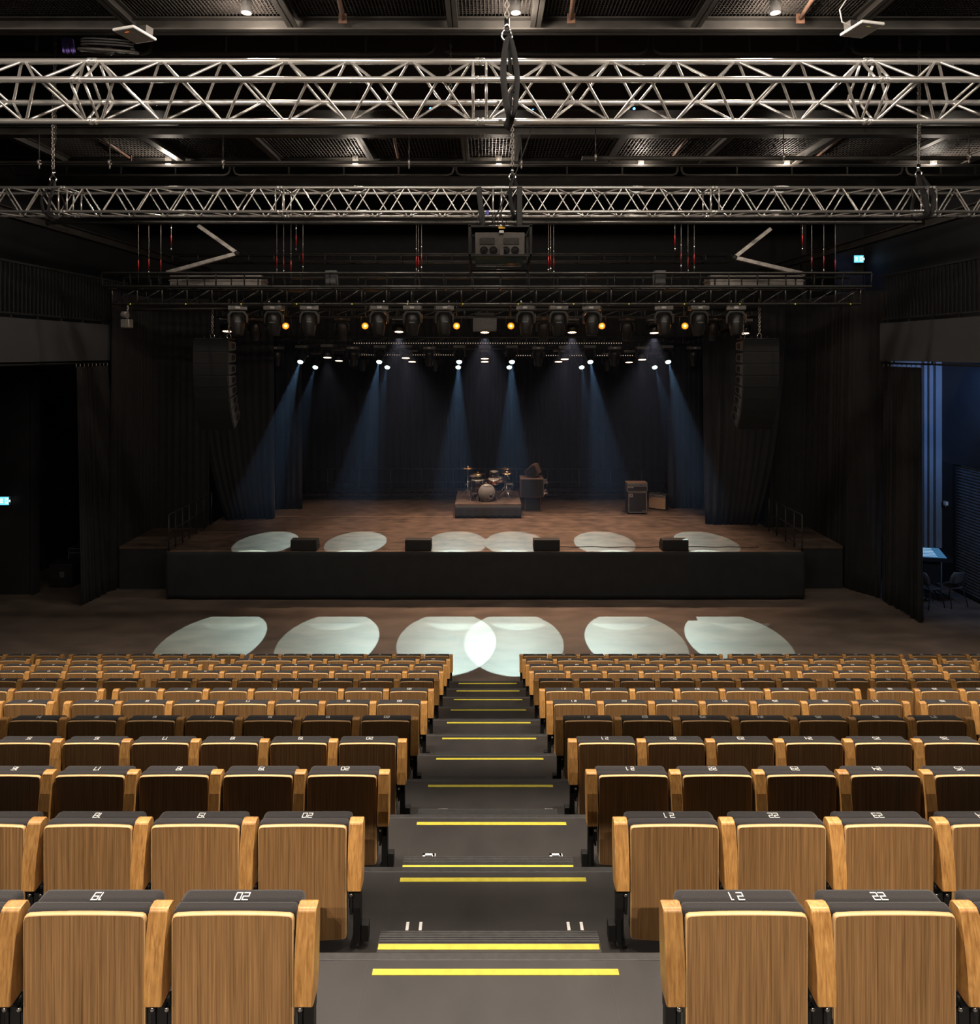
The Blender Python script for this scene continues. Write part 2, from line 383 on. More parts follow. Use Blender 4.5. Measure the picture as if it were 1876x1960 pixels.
for sx, y0, side in ((-1, 17.8, 'left'), (1, 17.85, 'right')):
    b = thing('side_platform', 'black side platform adjoining the %s end of the stage' % side, 'platform', (8.1 * sx, y0, 0), group='side platforms')
    xa, xb = sorted((0, 1.3 * sx)) if sx > 0 else sorted((0, 1.5 * sx))
    MB().box(xa, xb, 0, 1.9, 1.05, 1.12, .005).build('deck', M_DECK, b)
    MB().box(xa, xb, .01, 1.9, 0, 1.05).build('skirt', M_SKIRT, b)

def railing(label, x, ys, z0, zt, along='Y', group='stage guard railings'):
    t = thing('guard_railing', label, 'railing', (x, ys[0], z0) if along == 'Y' else (ys[0], x, z0), group=group)
    L = ys[-1] - ys[0]
    P = (lambda s, z: (0, s, z)) if along == 'Y' else (lambda s, z: (s, 0, z))
    for s in ys: MB().tube(P(s - ys[0], 0), P(s - ys[0], zt - z0), .017).build('post', M_BEAM, t)
    for h in (zt - z0, (zt - z0) * .55, .13): MB().tube(P(0, h), P(L, h), .015).build('rail', M_BEAM, t)
    return t
railing('grey tube guard railing along the left stage edge', -7.96, [17.08, 17.45, 17.85, 18.25, 18.7, 19.2, 19.75], 1.2, 2.12)
railing('grey tube guard railing along the right stage edge', 7.96, [17.06, 17.5, 18.0, 18.55, 19.05], 1.2, 2.12)
railing('dark guard railing across the back of the stage behind the drum kit', 23.35, [-6.5 + i * 1.08 for i in range(13)], 1.2, 2.2, 'X')
# black low truss on the deck at the back
tb = thing('ground_truss', 'black truss lying along the rear edge of the stage deck', 'truss', (0, 23.1, 1.2))
for y, z in ((0, .05), (0, .3), (.28, .05), (.28, .3)): MB().tube((-6.4, y, z), (6.4, y, z), .022, 6).build('chord', M_BEAM, tb)
w = MB()
for i in range(64):
    x = -6.4 + i * .2
    w.tube((x, 0, .05 if i % 2 else .3), (x + .2, 0, .3 if i % 2 else .05), .01, 5)
w.build('lattice', M_BEAM, tb)

# floor monitors
def wedge(label, cx, cy, rotz=0, group='stage front loudspeakers'):
    t = thing('stage_monitor', label, 'loudspeaker', (cx, cy, 1.2), (0, 0, rotz), group)
    MB().prism([(0, 0), (.34, 0), (.34, .12), (.22, .28), (0, .28)], -.33, .33, 'YZ', .008).build('cabinet', M_CAB, t)
    MB().box(-.31, .31, -.008, .002, .02, .26, .002).build('grille', M_GRILLE, t)
    for s in (-1, 1): MB().box(s * .335 - .006, s * .335 + .006, .1, .2, .12, .16).build('handle', M_BLKM, t)
    return t
for i, px in enumerate((583, 801, 1046, 1291)):
    wedge(('leftmost', 'second from the left', 'third from the left', 'rightmost')[i] + ' of four low black speakers on the stage front edge', PX(px, 17.2), 17.10, (0, 0, 0, 0)[i])
cb = MB()
pts = [(PX(1050, 17.4) + .1 * i, 17.45 + .03 * math.sin(i * .7) + .02 * math.sin(i * .21), 1.21) for i in range(55)]
cb.path(pts, .009, 5)
tag(cb.build('audio_cable', M_BEAM, loc=(0, 0, 0)), 'thin grey cable lying along the stage front behind the right speakers', 'cable')

# ------------------------------------------------------------------ drum riser and kit
RY, RZ = 20.5, 1.63
rs = thing('drum_riser', 'square black-skirted drum riser in the middle of the stage', 'platform', (.085, RY, 1.2))
MB().box(-1, 1, 0, 2.0, .36, .43, .004).build('deck', M_DECK, rs)
w = MB(); V = []
for j in range(5):
    V.append([w.bm.verts.new((-1 + 2 * i / 60, -.012 - .012 * math.sin(i * .9) * j / 4, .38 - .375 * j / 4)) for i in range(61)])
for j in range(4):
    for i in range(60): w._f([V[j][i], V[j][i + 1], V[j + 1][i + 1], V[j + 1][i]], True)
w.box(-1, -.99, 0, 2, 0, .36).box(.99, 1, 0, 2, 0, .36)
o = w.build('skirt', M_SKIRT, rs); o.modifiers.new('thick', 'SOLIDIFY').thickness = .008

dk = lambda px, d: PX(px, d)
DD = 21.0
def KX(zx, d=DD): return PX(860 + zx / 9.38, d)
def KZ(zy, d=DD): return PZ(870 + zy / 9.38, d)
# bass drum
bx = KX(672, 20.85); bz = RZ + .30
bd = thing('bass_drum', 'large bass drum with smoke grey front head and round port hole', 'drum', (bx, 20.8, RZ), (0, 0, .06), 'drum kit')
MB().lathe([(.26, 0), (.275, .01), (.275, .42), (.26, .43)], (0, 0, .30), 'Y', 36).build('shell', M_DRUM, bd)
MB().lathe([(.262, -.025), (.29, -.02), (.29, .02), (.262, .02)], (0, 0, .30), 'Y', 36, ring=True).build('hoop', M_DRUM, bd)
hd = MB().lathe([(.001, -.024), (.265, -.022), (.265, 0)], (0, 0, .30), 'Y', 36).build('drum_head', M_DHEAD, bd)
MB().lathe([(.055, -.003), (.075, -.004), (.075, .002), (.055, .002)], (.13, -.026, .18), 'Y', 24, ring=True).build('port_ring', M_CHROME, hd)
MB().lathe([(.001, -.003), (.056, -.003), (.056, .0)], (.13, -.0265, .18), 'Y', 24).build('port_hole', M_BLACK, hd)
def text(s, size, parent, loc, rot, mt, name='lettering', ext=.001, bold=0.):
    cu = bpy.data.curves.new(name, 'FONT'); cu.body = s; cu.size = size; cu.extrude = ext; cu.align_x = 'CENTER'; cu.align_y = 'CENTER'; cu.offset = bold
    tmp = bpy.data.objects.new('tmp', cu); COL.objects.link(tmp)
    me = bpy.data.meshes.new_from_object(tmp.evaluated_get(bpy.context.evaluated_depsgraph_get()))
    bpy.data.objects.remove(tmp)
    me.materials.clear(); me.materials.append(mt)
    o = bpy.data.objects.new(name, me); COL.objects.link(o); o.location = loc; o.rotation_euler = rot; o.parent = parent
    return o
text('YAMAHA', .062, hd, (.02, -.027, .475), (PI / 2, 0, 0), M_BLACK, bold=.001)
for k in range(8):
    a = k * PI / 4 + .3
    MB().tube((.285 * math.cos(a), -.02, .30 + .285 * math.sin(a)), (.285 * math.cos(a), .12, .30 + .285 * math.sin(a)), .008, 6).build('lug', M_CHROME, bd)
for s in (-1, 1): MB().tube((.26 * s, .08, .2), (.36 * s, -.05, .01), .011, 6).build('spur', M_CHROME, bd)
def drum(label, x, y, z, r, h, tilt, legs=0, headm=M_SNARE, shell=M_DRUM, tz=0):
    t = thing('drum', label, 'drum', (x, y, z), (tilt, 0, tz), 'drum kit')
    MB().lathe([(r * .97, 0), (r, .005), (r, h - .005), (r * .97, h)], (0, 0, 0), 'Z', 28).build('shell', shell, t)
    MB().lathe([(.001, h + .004), (r * .96, h + .004), (r * .97, h - .01)], (0, 0, 0), 'Z', 28).build('drum_head', headm, t)
    for zz in (h - .012, 0): MB().lathe([(r + .001, zz), (r + .012, zz), (r + .012, zz + .02), (r + .001, zz + .02)], (0, 0, 0), 'Z', 28, ring=True).build('rim', M_CHROME, t)
    for k in range(6):
        a = k * PI / 3 + .2
        MB().tube((r * 1.04 * math.cos(a), r * 1.04 * math.sin(a), h * .2), (r * 1.04 * math.cos(a), r * 1.04 * math.sin(a), h), .006, 5).build('lug', M_CHROME, t)
    if legs:
        for k in range(3):
            a = k * 2 * PI / 3 + .5
            MB().tube((r * 1.06 * math.cos(a), r * 1.06 * math.sin(a), h * .5), (r * 1.1 * math.cos(a), r * 1.1 * math.sin(a), -legs), .008, 6).build('leg', M_CHROME, t)
    return t
drum('black floor tom standing left of the bass drum', KX(520), 21.0, RZ + .26, .2, .38, 0, .255)
drum('second floor tom with white head behind the first one', KX(470), 21.55, RZ + .3, .2, .36, 0, .295)
drum('small black rack tom mounted above the bass drum', KX(805), 21.25, RZ + .66, .135, .2, 0, 0)
t = drum('rack tom tipped to show its orange diamond patterned side', KX(800), 21.15, RZ + .52, .17, .13, .25, 0, M_SNARE, M_ORNG)
m = MB()
for s in (-1, 1): m.prism([(s * .13, .065), (s * .06, .115), (s * .02, .115), (s * .09, .065), (s * .02, .015), (s * .06, .015)], -.172, -.155)
m.build('diamond_pattern', M_BLACK, t)
drum('shiny chrome snare drum to the right of the rack toms', KX(905), 21.4, RZ + .50, .15, .14, 0, 0, M_SNARE, M_CHROME)
drum('low dark side drum standing under the right cymbal stands', KX(1095), 21.6, RZ + .2, .12, .2, 0, .195)
def cymbal_stand(label, x, y, ztop, tripod=True, lean=0, legr=.26):
    t = thing('cymbal_stand', label, 'stand', (x, y, RZ), group='drum kit')
    h = ztop - RZ - .03
    MB().tube((0, 0, .1), (0, 0, h * .55), .014, 8).tube((0, 0, h * .5), (lean, 0, h), .008, 8).build('tube', M_CHROME, t)
    MB().lathe([(.01, 0), (.02, .01), (.02, .04), (.01, .05)], (0, 0, h * .53)).build('clamp', M_CHROME, t)
    for k in range(3):
        a = k * 2 * PI / 3 + .9
        MB().tube((0, 0, .34), (legr * math.cos(a), legr * math.sin(a), .012), .010, 6).build('leg', M_CHROME, t)
    return t
def cymbal(label, x, y, z, r, tx=0, ty=0):
    t = thing('cymbal', label, 'cymbal', (x, y, z), (tx, ty, 0), 'drum kit')
    MB().lathe([(.001, .035), (.02, .034), (.035, .02), (.045, .012), (r * .6, .004), (r, -.012), (r, -.015), (.045, .008), (.001, .03)], (0, 0, 0), 'Z', 32).build('plate', M_BRASS, t)
    MB().lathe([(.008, .03), (.014, .035), (.014, .055), (.006, .065)], (0, 0, 0), 'Z', 10).build('wing_nut', M_CHROME, t)
    return t
for nm, zx, zy, d, r, lean, pos in (('leftmost high cymbal', 335, 237, 21.2, .225, 0, 'at the far left of the kit'),
                                    ('wide lower cymbal', 518, 340, 21.1, .245, 0, 'above the floor tom'),
                                    ('high right cymbal', 1000, 245, 21.5, .205, 0, 'at the far right of the kit'),
                                    ('lower tipped cymbal', 1032, 318, 21.2, .175, 0, 'under the highest right one')):
    x, z = KX(zx, d), KZ(zy, d)
    cymbal('bronze %s %s' % (nm, pos), x, d, z, r, -.05 if zy != 318 else .18, 0)
    cymbal_stand('chrome tripod stand carrying the %s' % nm, x, d, z)
for sx, px, py in ((-1, 462, 375), (1, 1060, 420)):
    b = MB().tube((KX(290 if sx < 0 else 1078), 20.95, KZ(540 if sx < 0 else 440)), (KX(500 if sx < 0 else 1020), 21.1, KZ(385 if sx < 0 else 330)), .011, 6)
    tag(b.build('boom_arm', M_CHROME), 'chrome boom arm slanting off the %s cymbal stand' % ('left' if sx < 0 else 'right'), 'stand', 'drum kit')
hh = thing('drum_throne', 'round black drum stool behind the kit', 'stool', (KX(700), 22.0, RZ), group='drum kit')
MB().lathe([(.001, .5), (.15, .5), (.17, .47), (.16, .43), (.001, .43)]).build('seat', M_DRUM, hh)
MB().tube((0, 0, .05), (0, 0, .45), .015).build('column', M_CHROME, hh)
for k in range(3): MB().tube((0, 0, .25), (.22 * math.cos(k * 2.09), .22 * math.sin(k * 2.09), .01), .01, 6).build('leg', M_CHROME, hh)

# ------------------------------------------------------------------ backline right of kit
d = 21.4; x0, x1 = PX(1004, d), PX(1036, d)
t = thing('floor_speaker', 'low black speaker case under the big cabinet on casters', 'loudspeaker', ((x0 + x1) / 2, d, 1.2))
hw = (x1 - x0) / 2
MB().box(-hw, hw, 0, .5, 0, .46, .012).build('cabinet', M_TOLEX, t)
MB().box(-hw + .03, hw - .03, -.006, .004, .03, .42, .002).build('grille', M_GRILLE, t)
MB().box(hw, hw + .025, .15, .35, .2, .3, .008).build('handle', M_BLKM, t)
t = thing('bass_bin', 'big black bass cabinet turned on its side with wheels facing right', 'loudspeaker', (PX(1018.5, 21.35), 21.3, 1.66))
MB().box(-.37, .37, 0, .62, 0, .58, .012).build('cabinet', M_TOLEX, t)
MB().box(-.345, .345, -.006, .004, .02, .56, .002).build('grille', M_GRILLE, t)
MB().box(-.05, .05, -.012, -.004, .33, .43, .003).box(-.05, .05, -.012, -.004, .21, .31, .003).build('badge', M_BLACK, t)
for z in (.12, .46):
    for y in (.1, .5):
        c = MB().box(.37, .40, y - .05, y + .05, z - .05, z + .05).box(.40, .45, y - .03, y + .03, z - .02, z + .02).build('caster_fork', M_CHROME, t)
        MB().lathe([(.02, -.018), (.05, -.016), (.05, .016), (.02, .018)], (.46, y, z - .02), 'Y', 18).build('wheel', M_CABSIDE, c)
t = thing('stage_monitor', 'black wedge monitor tipped up on top of the big bass cabinet', 'loudspeaker', (PX(1017, 21.5), 21.5, 2.25), (0, 0, -.35))
MB().prism([(-.24, .16), (-.14, .005), (.12, .005), (.25, .14), (.13, .42), (.0, .40)], 0, .34, 'XZ', .01).build('cabinet', M_TOLEX, t)
MB().prism([(-.2, .16), (-.12, .03), (.10, .03), (.2, .15), (.11, .36), (.0, .35)], -.008, .002, 'XZ').build('grille', M_GRILLE, t)

d = 21.0; x0, x1 = PX(1203, d), PX(1238, d); hw = .30; cx = PX(1220.5, d)
t = thing('bass_cabinet', 'tall black bass cabinet with silver edge trim under the amplifier head', 'loudspeaker', (cx, d, 1.2), (0, 0, 0))
MB().box(-hw, hw, 0, .42, .04, .70, .01).build('cabinet', M_CAB, t)
MB().box(-hw + .045, hw - .045, -.005, .004, .09, .65, .002).build('grille', M_GRILLE, t)
m = MB(); f = hw - .02
for a in ((-f, f, .665, .68), (-f, f, .06, .075), (-f, -f + .015, .06, .68), (f - .015, f, .06, .68)): m.box(a[0], a[1], -.009, .002, a[2], a[3])
m.build('edge_trim', M_ALU2, t)
b = MB().box(-hw + .05, -hw + .15, -.009, -.004, .53, .64).build('badge', M_ALU2, t)
text('a', .1, b, (-hw + .10, -.011, .60), (PI / 2, 0, 0), M_BLACK, bold=.003)
text('Ampeg', .028, b, (-hw + .10, -.011, .545), (PI / 2, 0, 0), M_BLACK)
MB().box(hw - .16, hw - .06, -.008, -.004, .10, .115).build('model_plate', M_ALU2, t)
for sx in (-1, 1):
    for y in (.06, .36): MB().lathe([(.025, 0), (.03, .01), (.03, .04)], (sx * .25, y, 0), 'Z', 12).build('foot', M_BLKM, t)
t = thing('amplifier_head', 'black bass amplifier head with silver front panel on the bass cabinet', 'amplifier', (cx - .01, d, 1.9), (0, 0, 0))
MB().box(-.32, .32, 0, .34, .0, .28, .01).build('case', M_TOLEX, t)
MB().box(-.30, .30, -.006, .004, .17, .25, .002).build('control_panel', M_CABSIDE, t)
for i in range(9): MB().lathe([(.012, -.02), (.014, 0)], (-.26 + i * .062, -.005, .21), 'Y', 10).build('knob', M_CHROME if i % 3 else M_BLKM, t)
MB().box(-.29, .29, -.006, .004, .025, .155, .002).build('grille', M_GRILLE, t)
b = MB().box(-.28, -.12, -.010, -.005, .115, .15).build('badge', M_ALU2, t)
text('Ampeg', .034, b, (-.2, -.012, .132), (PI / 2, 0, 0), M_BLACK, bold=.001)
m = MB()
for a in ((-.31, .31, .158, .166), (-.31, .31, .012, .020), (-.31, -.302, .012, .166), (.302, .31, .012, .166)): m.box(a[0], a[1], -.009, .002, a[2], a[3])
m.build('edge_trim', M_ALU2, t)
for sx in (-1, 1):
    for z in (.01, .27):
        MB().lathe([(.001, -.016), (.016, 0), (.001, .016)], (sx * .315, .005, z), 'Z', 8).build('corner_cap', M_CHROME, t)
MB().path([(-.32, .08, .16), (-.36, .1, .16), (-.37, .17, .16), (-.36, .24, .16), (-.32, .26, .16)], .01, 6).build('handle', M_CHROME, t)
t = thing('guitar_amplifier', 'small guitar combo amplifier with tan grille cloth turned toward the left', 'amplifier', (PX(1258, 21.6), 21.6, 1.2), (0, 0, -.55))
MB().box(-.28, .28, 0, .26, .02, .50, .01).build('cabinet', M_CAB, t)
MB().box(-.265, .265, -.006, .004, .04, .40, .002).build('grille_cloth', M_CLOTH, t)
MB().box(-.265, .265, -.008, .006, .41, .475, .002).build('control_panel', M_ALU2, t)
for i in range(7): MB().lathe([(.012, -.02), (.014, 0)], (-.2 + i * .065, -.006, .443), 'Y', 10).build('knob', M_BLKM, t)
MB().path([(-.1, .1, .5), (-.09, .1, .54), (0, .1, .55), (.09, .1, .54), (.1, .1, .5)], .011, 6).build('handle', M_BLKM, t)
MB().prism([(-.25, .395), (-.19, .395), (-.23, .34)], -.009, -.005).build('logo', M_BLACK, t)

# ------------------------------------------------------------------ seating platforms (telescopic stand)
D0, DP, RISE = 2.408, .921, .328
def rowY(i): return D0 + DP * (i - 1)
def rowZ(i): return (12 - i) * RISE
AC = .018
NUMW = {2: '11', 3: '10', 4: '9', 5: '8', 6: '7'}
for i in range(0, 12):
    y0 = rowY(i) - .43; y1 = rowY(i) + .527; z = rowZ(i) if i else rowZ(1) + .0
    if i == 0: continue
    if i == 1: y0 = -2.0
    t = thing('seating_platform', 'grey vinyl covered seating tier, %s tier up from the floor' % ORD[12 - i], 'platform', (0, y1, z), group='tiers of the retractable seating')
    MB().box(-9.6, 9.6, y0 - y1, -.028, -.09, 0).build('tread', M_TREAD, t)
    MB().box(-9.6, 9.6, -.04, 0, -.12, .002, .004).build('nosing', M_NOSE, t)
    MB().box(-9.6, 9.6, -.09, -.06, -RISE, -.09).build('riser', M_BLACK, t)
    j = MB()
    for x in (-.50, AC, .52): j.box(x - .002, x + .002, y0 - y1 + .3, -.045, 0, .0008)
    j.build('seam', M_NOSE, t)
    hw = .505 if i > 1 else .5
    tp = MB().box(AC - .49, AC + .54, -.108, -.080, 0, .002)
    tp.build('yellow_tape', M_YEL, t, rot=(0, 0, .0015 * (i % 3 - 1)))
    # half step in the aisle, standing on the next tier down
    s = thing('aisle_step', 'black ribbed half step with yellow edge tape below the %s tier' % ORD[12 - i], 'step', (AC, y1 + .003, z - RISE), group='aisle half steps')
    MB().box(-.52, .52, 0, .30, 0, RISE / 2, .003).build('box', M_TREAD, s)
    n = MB()
    for k in range(5): n.box(-.515, .515, .236 + k * .0125, .246 + k * .0125, RISE / 2, RISE / 2 + .003)
    n.build('nosing', M_NOSE, s)
    MB().box(-.515, .51, .196, .226, RISE / 2, RISE / 2 + .002).build('yellow_tape', M_YEL, s)
    if i in NUMW or i == 1:
        for sx in (-1, 1):
            tx = {1: '12'}.get(i) or NUMW[i]
            q = digits_mesh(MB(), tx, .062, .015, .001, gap=.08, plain=True)
            q.xf(Matrix.Translation((AC + .06 + sx * .41, 0, 0)))
            # number lies on the tier, just in front of the half step that leads up to it
            q.xf(Matrix.Translation((0, rowY(i) - y1 + .095, 0)))
            q.build('row_number', M_WHITE, t)

# ------------------------------------------------------------------ seats
def build_seat():
    root = thing('auditorium_seat', 'x', 'seat')
    # wooden back shell
    m = MB(); W, Z0, Z1, r = .217, .04, .593, .02
    pts = []
    for k in range(9):
        u = -1 + 2 * k / 8; pts.append((u * (W - .012), Z0 - .010 * (1 - u * u)))
    pts += [(W - .004, Z0 + .006), (W, Z0 + .02), (W, Z1 - r), (W - .004, Z1 - .007), (W - r * .8, Z1 - .001)]
    for k in range(1, 8):
        u = 1 - 2 * k / 8; pts.append((u * (W - .016), Z1 + .004 * (1 - u * u)))
    pts += [(-W + r * .8, Z1 - .001), (-W + .004, Z1 - .007), (-W, Z1 - r), (-W, Z0 + .02), (-W + .004, Z0 + .006)]
    m.prism(pts, .004, .02)
    for f in m.bm.faces:
        f.material_index = 0 if abs(f.normal.y) > .9 else 1
    bmesh.ops.recalc_face_normals(m.bm, faces=m.bm.faces)
    front = [f for f in m.bm.faces if len(f.verts) > 6 and abs(f.calc_center_median().y - .004) < .001]
    es = [e for f in front for e in f.edges]
    rr = bmesh.ops.bevel(m.bm, geom=es, offset=.004, segments=2, affect='EDGES', profile=.5)
    for f in m.bm.faces:
        f.material_index = 0 if len(f.verts) > 6 else 1
        f.smooth = len(f.verts) <= 6
    m.build('back_panel', [M_PANEL, M_EDGE], root)
    MB().box(-.221, .221, .019, .072, .07, .596, .017, 3).build('backrest_cushion', M_FAB, root)
    sc = MB().box(-.226, .226, .076, .150, .12, .581, .022, 3).build('seat_cushion', M_FAB, root)
    MB().box(-.2, .2, .148, .160, .15, .5, .004).build('seat_base', M_PANEL, root)
    for s in (-1, 1):
        m = MB().box(s * .235 - .006, s * .235 + .006, .03, .12, .14, .30).lathe([(.008, -.012), (.014, -.01), (.014, .01), (.008, .012)], (s * .236, .02, .29), 'X', 10)
        m.build('hinge_bracket', M_BLKM, root)
        MB().lathe([(.004, -.01), (.009, -.008), (.009, .004)], (s * .238, .018, .25), 'Y', 8).build('bolt', M_CHROME, root)
    return root, sc
def arm_mesh():
    m = MB()
    # side profile in YZ: slightly bowed slab, rounded top edge
    pts = [(-.044, .314), (-.038, .308), (.022, .308)]
    for k in range(9):
        u = k / 8; pts.append((.034 + .028 * u + .008 * math.sin(PI * u), .312 + .275 * u))
    for k in range(1, 7):
        a = k / 6 * PI / 2; pts.append((.044 + .018 * math.cos(a), .589 + .024 * math.sin(a)))
    for k in range(0, 6):
        a = PI / 2 + k / 5 * PI / 2; pts.append((.016 + .014 * math.cos(a), .599 + .014 * math.sin(a)))
    pts += [(-.021, .50), (-.036, .40)]
    m.prism(pts, -.034, .034, 'YZ', .005)
    return m
def post_mesh():
    m = MB()
    m.box(-.019, .019, .03, .07, 0, .315, .003)
    m.box(-.028, .028, .0, .10, 0, .012)
    m.box(-.016, .016, .03, .09, .2, .31, .004)
    m.lathe([(.02, -.02), (.024, 0), (.02, .02)], (0, .055, .27), 'X', 12)
    return m
seat0, cushion0 = build_seat()
arm0 = arm_mesh().build('armrest', M_ARM, seat0, loc=(.2635, 0, 0))
post0 = post_mesh().build('support_post', M_BLKM, seat0, loc=(.2635, 0, 0))
foot0 = MB().box(-.018, .018, -.015, .03, .02, .10, .002).build('foot_cover', M_BLKM, seat0, loc=(.30, .03, 0))
NUMM = {}
def number_mesh(n):
    if n not in NUMM:
        m = digits_mesh(MB(), str(n), .020, .0036, 0, gap=.38)
        bmesh.ops.recalc_face_normals(m.bm, faces=m.bm.faces)
        me = bpy.data.meshes.new('seat_number'); m.bm.to_mesh(me); m.bm.free(); me.materials.append(M_WHITE); NUMM[n] = me
    return NUMM[n]
parts0 = [o for o in COL.objects if o.parent == seat0 and o not in (arm0, post0, foot0)]
first = True
SHADE = {5: 'shadowed', 8: 'shadowed', 12: 'dim'}
for i in range(1, 13):
    for sd in (-1, 1):
        edge = AC + (-.617 if sd < 0 else .612)
        x = edge + sd * .034; k = 0
        for blk, ns in ((0, 7), (1, 6), (2, 5)):
            for q in range(ns):
                ax_in = x; ax_out = x + sd * .527; cx = x + sd * .2655; k += 1
                pxc = VX + cx * F / rowY(i)
                hwp = .33 * F / rowY(i)
                num = 21 - k if sd < 0 else 20 + k
                if -hwp < pxc < 1876 + hwp:
                    rowname = ORD[13 - i]
                    side = 'left' if sd < 0 else 'right'
                    what = ('wood-backed seat numbered %d' % num) if i <= 5 else 'wood-backed folding seat'
                    if first: r = seat0; first = False
                    else: r = seat0.copy(); COL.objects.link(r)
                    r.location = (cx, rowY(i), rowZ(i) if i < 12 else 0)
                    r['label'] = '%s, %s to the %s of the aisle, %s row from the stage' % (what, ORD[k], side, rowname)
                    r['group'] = 'auditorium seats in the %s row from the stage' % rowname
                    if r is seat0: cu = cushion0
                    for p in parts0:
                        if r is seat0: continue
                        c = p.copy(); COL.objects.link(c); c.parent = r
                        if p is cushion0: cu = c
                    nm = bpy.data.objects.new('seat_number', number_mesh(num)); COL.objects.link(nm)
                    nm.parent = cu; nm.location = (0, .104, .5812)
                    arms = [sd * -.2635]
                    if q == ns - 1: arms.append(sd * .2635)
                    for a in arms:
                        if r is seat0 and a > 0:
                            pass
                        else:
                            c = arm0.copy(); COL.objects.link(c); c.parent = r; c.location.x = a
                            c = post0.copy(); COL.objects.link(c); c.parent = r; c.location.x = a
                            c = None
                    if q == 0 and blk == 0 and r is not seat0:
                        c = foot0.copy(); COL.objects.link(c); c.parent = r; c.location.x = -sd * .305
                x = ax_out
            x = x + sd * (.034 + .105 + .034)
# seat0 sits at the row's first visible seat: its own arm / post / foot are moved to the side that needs them
s0c = seat0.location.x
for o in (arm0, post0):
    dup_ = [c for c in COL.objects if c.parent == seat0 and c.name.startswith(o.name.split('.')[0]) and c is not o and abs(c.location.x - .2635) < .01]
    for c in dup_: bpy.data.objects.remove(c)
if s0c < -1.0: bpy.data.objects.remove(foot0)

# ------------------------------------------------------------------ trusses
def truss(label, ch, faces, edges, rc, rl, nper, name='box_truss'):
    y0 = sum(c[0] for c in ch) / 4; z0 = sum(c[1] for c in ch) / 4
    t = thing(name, label, 'truss', (0, y0, z0), group='aluminium trusses across the hall')
    C = [Vector((0, c[0] - y0, c[1] - z0)) for c in ch]
    for c in C: MB().tube(c + Vector((edges[0], 0, 0)), c + Vector((edges[-1], 0, 0)), rc, 14).build('chord', M_ALU, t)
    for fi, (a, b) in enumerate(faces):
        w = MB()
        for e0, e1 in zip(edges, edges[1:]):
            s = e0 + .07; L = (e1 - e0 - .14) / (nper * 2); ph = fi % 2
            for k in range(nper * 2):
                p, q = (C[a], C[b]) if (k + ph) % 2 else (C[b], C[a])
                w.tube(p + Vector((s + k * L + .02, 0, 0)), q + Vector((s + (k + 1) * L - .02, 0, 0)), rl, 7, cap=False)
            w.tube(C[a] + Vector((s, 0, 0)), C[b] + Vector((s, 0, 0)), rl, 7); w.tube(C[a] + Vector((e1 - .07, 0, 0)), C[b] + Vector((e1 - .07, 0, 0)), rl, 7)
        w.build('lattice', M_ALU, t)
    for e in edges[1:-1]:
        for c in C:
            MB().lathe([(rc, -.05), (rc * 1.18, -.045), (rc * 1.18, -.01), (rc * .95, -.005), (rc * .95, .005), (rc * 1.18, .01), (rc * 1.18, .045), (rc, .05)], c + Vector((e, 0, 0)), 'X', 14).build('coupler', M_ALU, t)
            MB().tube(c + Vector((e - .02, -rc * 1.3, .0)), c + Vector((e - .02, rc * 1.3, 0)), .006, 6).build('pin', M_CHROME, t)
    return t
truss('large bright aluminium truss nearest the camera, hung on its corner under the ceiling',
      [(6.99, 9.01), (7.28, 9.32), (7.57, 8.985), (7.29, 8.682)], [(0, 1), (1, 2), (2, 3), (3, 0)], [-8.36, -4.21, -.06, 4.1, 8.25], .032, .0145, 6)
truss('second smaller looking aluminium truss farther away, above the projector',
      [(11.3, 8.947), (11.7, 8.945), (11.7, 8.55), (11.3, 8.547)], [(0, 1), (1, 2), (2, 3), (3, 0)], [-10.64, -7.03, -3.42, .2, 3.82, 7.44, 11.05], .025, .0125, 6)

def chain_links(m, x, y, z0, z1, s=.05, r=.006):
    n = max(1, int((z1 - z0) / (s * .78)))
    for k in range(n):
        z = z0 + (k + .5) * (z1 - z0) / n; pts = []
        for a in range(10):
            ca, sa = math.cos(a * PI / 5), math.sin(a * PI / 5)
            o = .38 * s * ca; pts.append((x + (o if k % 2 else 0), y + (0 if k % 2 else o), z + .56 * s * sa))
        m.path(pts, r, 5, closed=True)
    return m
def hook_sling(label, x, yc, zhook, ztop_ceiling, zbot, halfw, rad):
    t = thing('hoist_sling', label, 'sling', (x, yc, zbot), group='truss slings')
    chain_links(MB(), 0, 0, zhook + .12 - zbot, ztop_ceiling - zbot, .06, .008).build('chain', M_ALU2, t)
    m = MB().tube((0, 0, zhook + .02 - zbot), (0, 0, zhook + .14 - zbot), .028, 10)
    m.path([(.055 * math.cos(a), 0, zhook - .03 - zbot + .06 * math.sin(a)) for a in [k * 2 * PI / 14 for k in range(14)]], .013, 6, closed=True)
    m.build('shackle', M_CHROME, t)
    for s, o in ((-1, .0), (1, .03)):
        pts = [(.0, 0, zhook - .06 - zbot)]
        for k in range(1, 15):
            u = k / 14
            pts.append((s * .055 * math.sin(u * PI * .9) + o + .02 * u, -rad * min(1, u * 1.7), (zhook - .06 - zbot) * (1 - u)))
        pts += [(o + .02, -rad * .5, -.03), (o, rad * .6, -.02)]
        MB().path(pts, .042, 8, fx=.4).build('strap', M_BLACK, t)
    for s in (1,):
        pts = [(.0, .0, zhook - .06 - zbot)] + [(.05 * math.sin(u * 3), rad * min(1, u * 1.7), (zhook - .06 - zbot) * (1 - u)) for u in [k / 10 for k in range(1, 11)]]
        MB().path(pts, .026, 8, fx=.45).build('strap', M_BLACK, t)
    return t
xs = PX(975, 7.0)
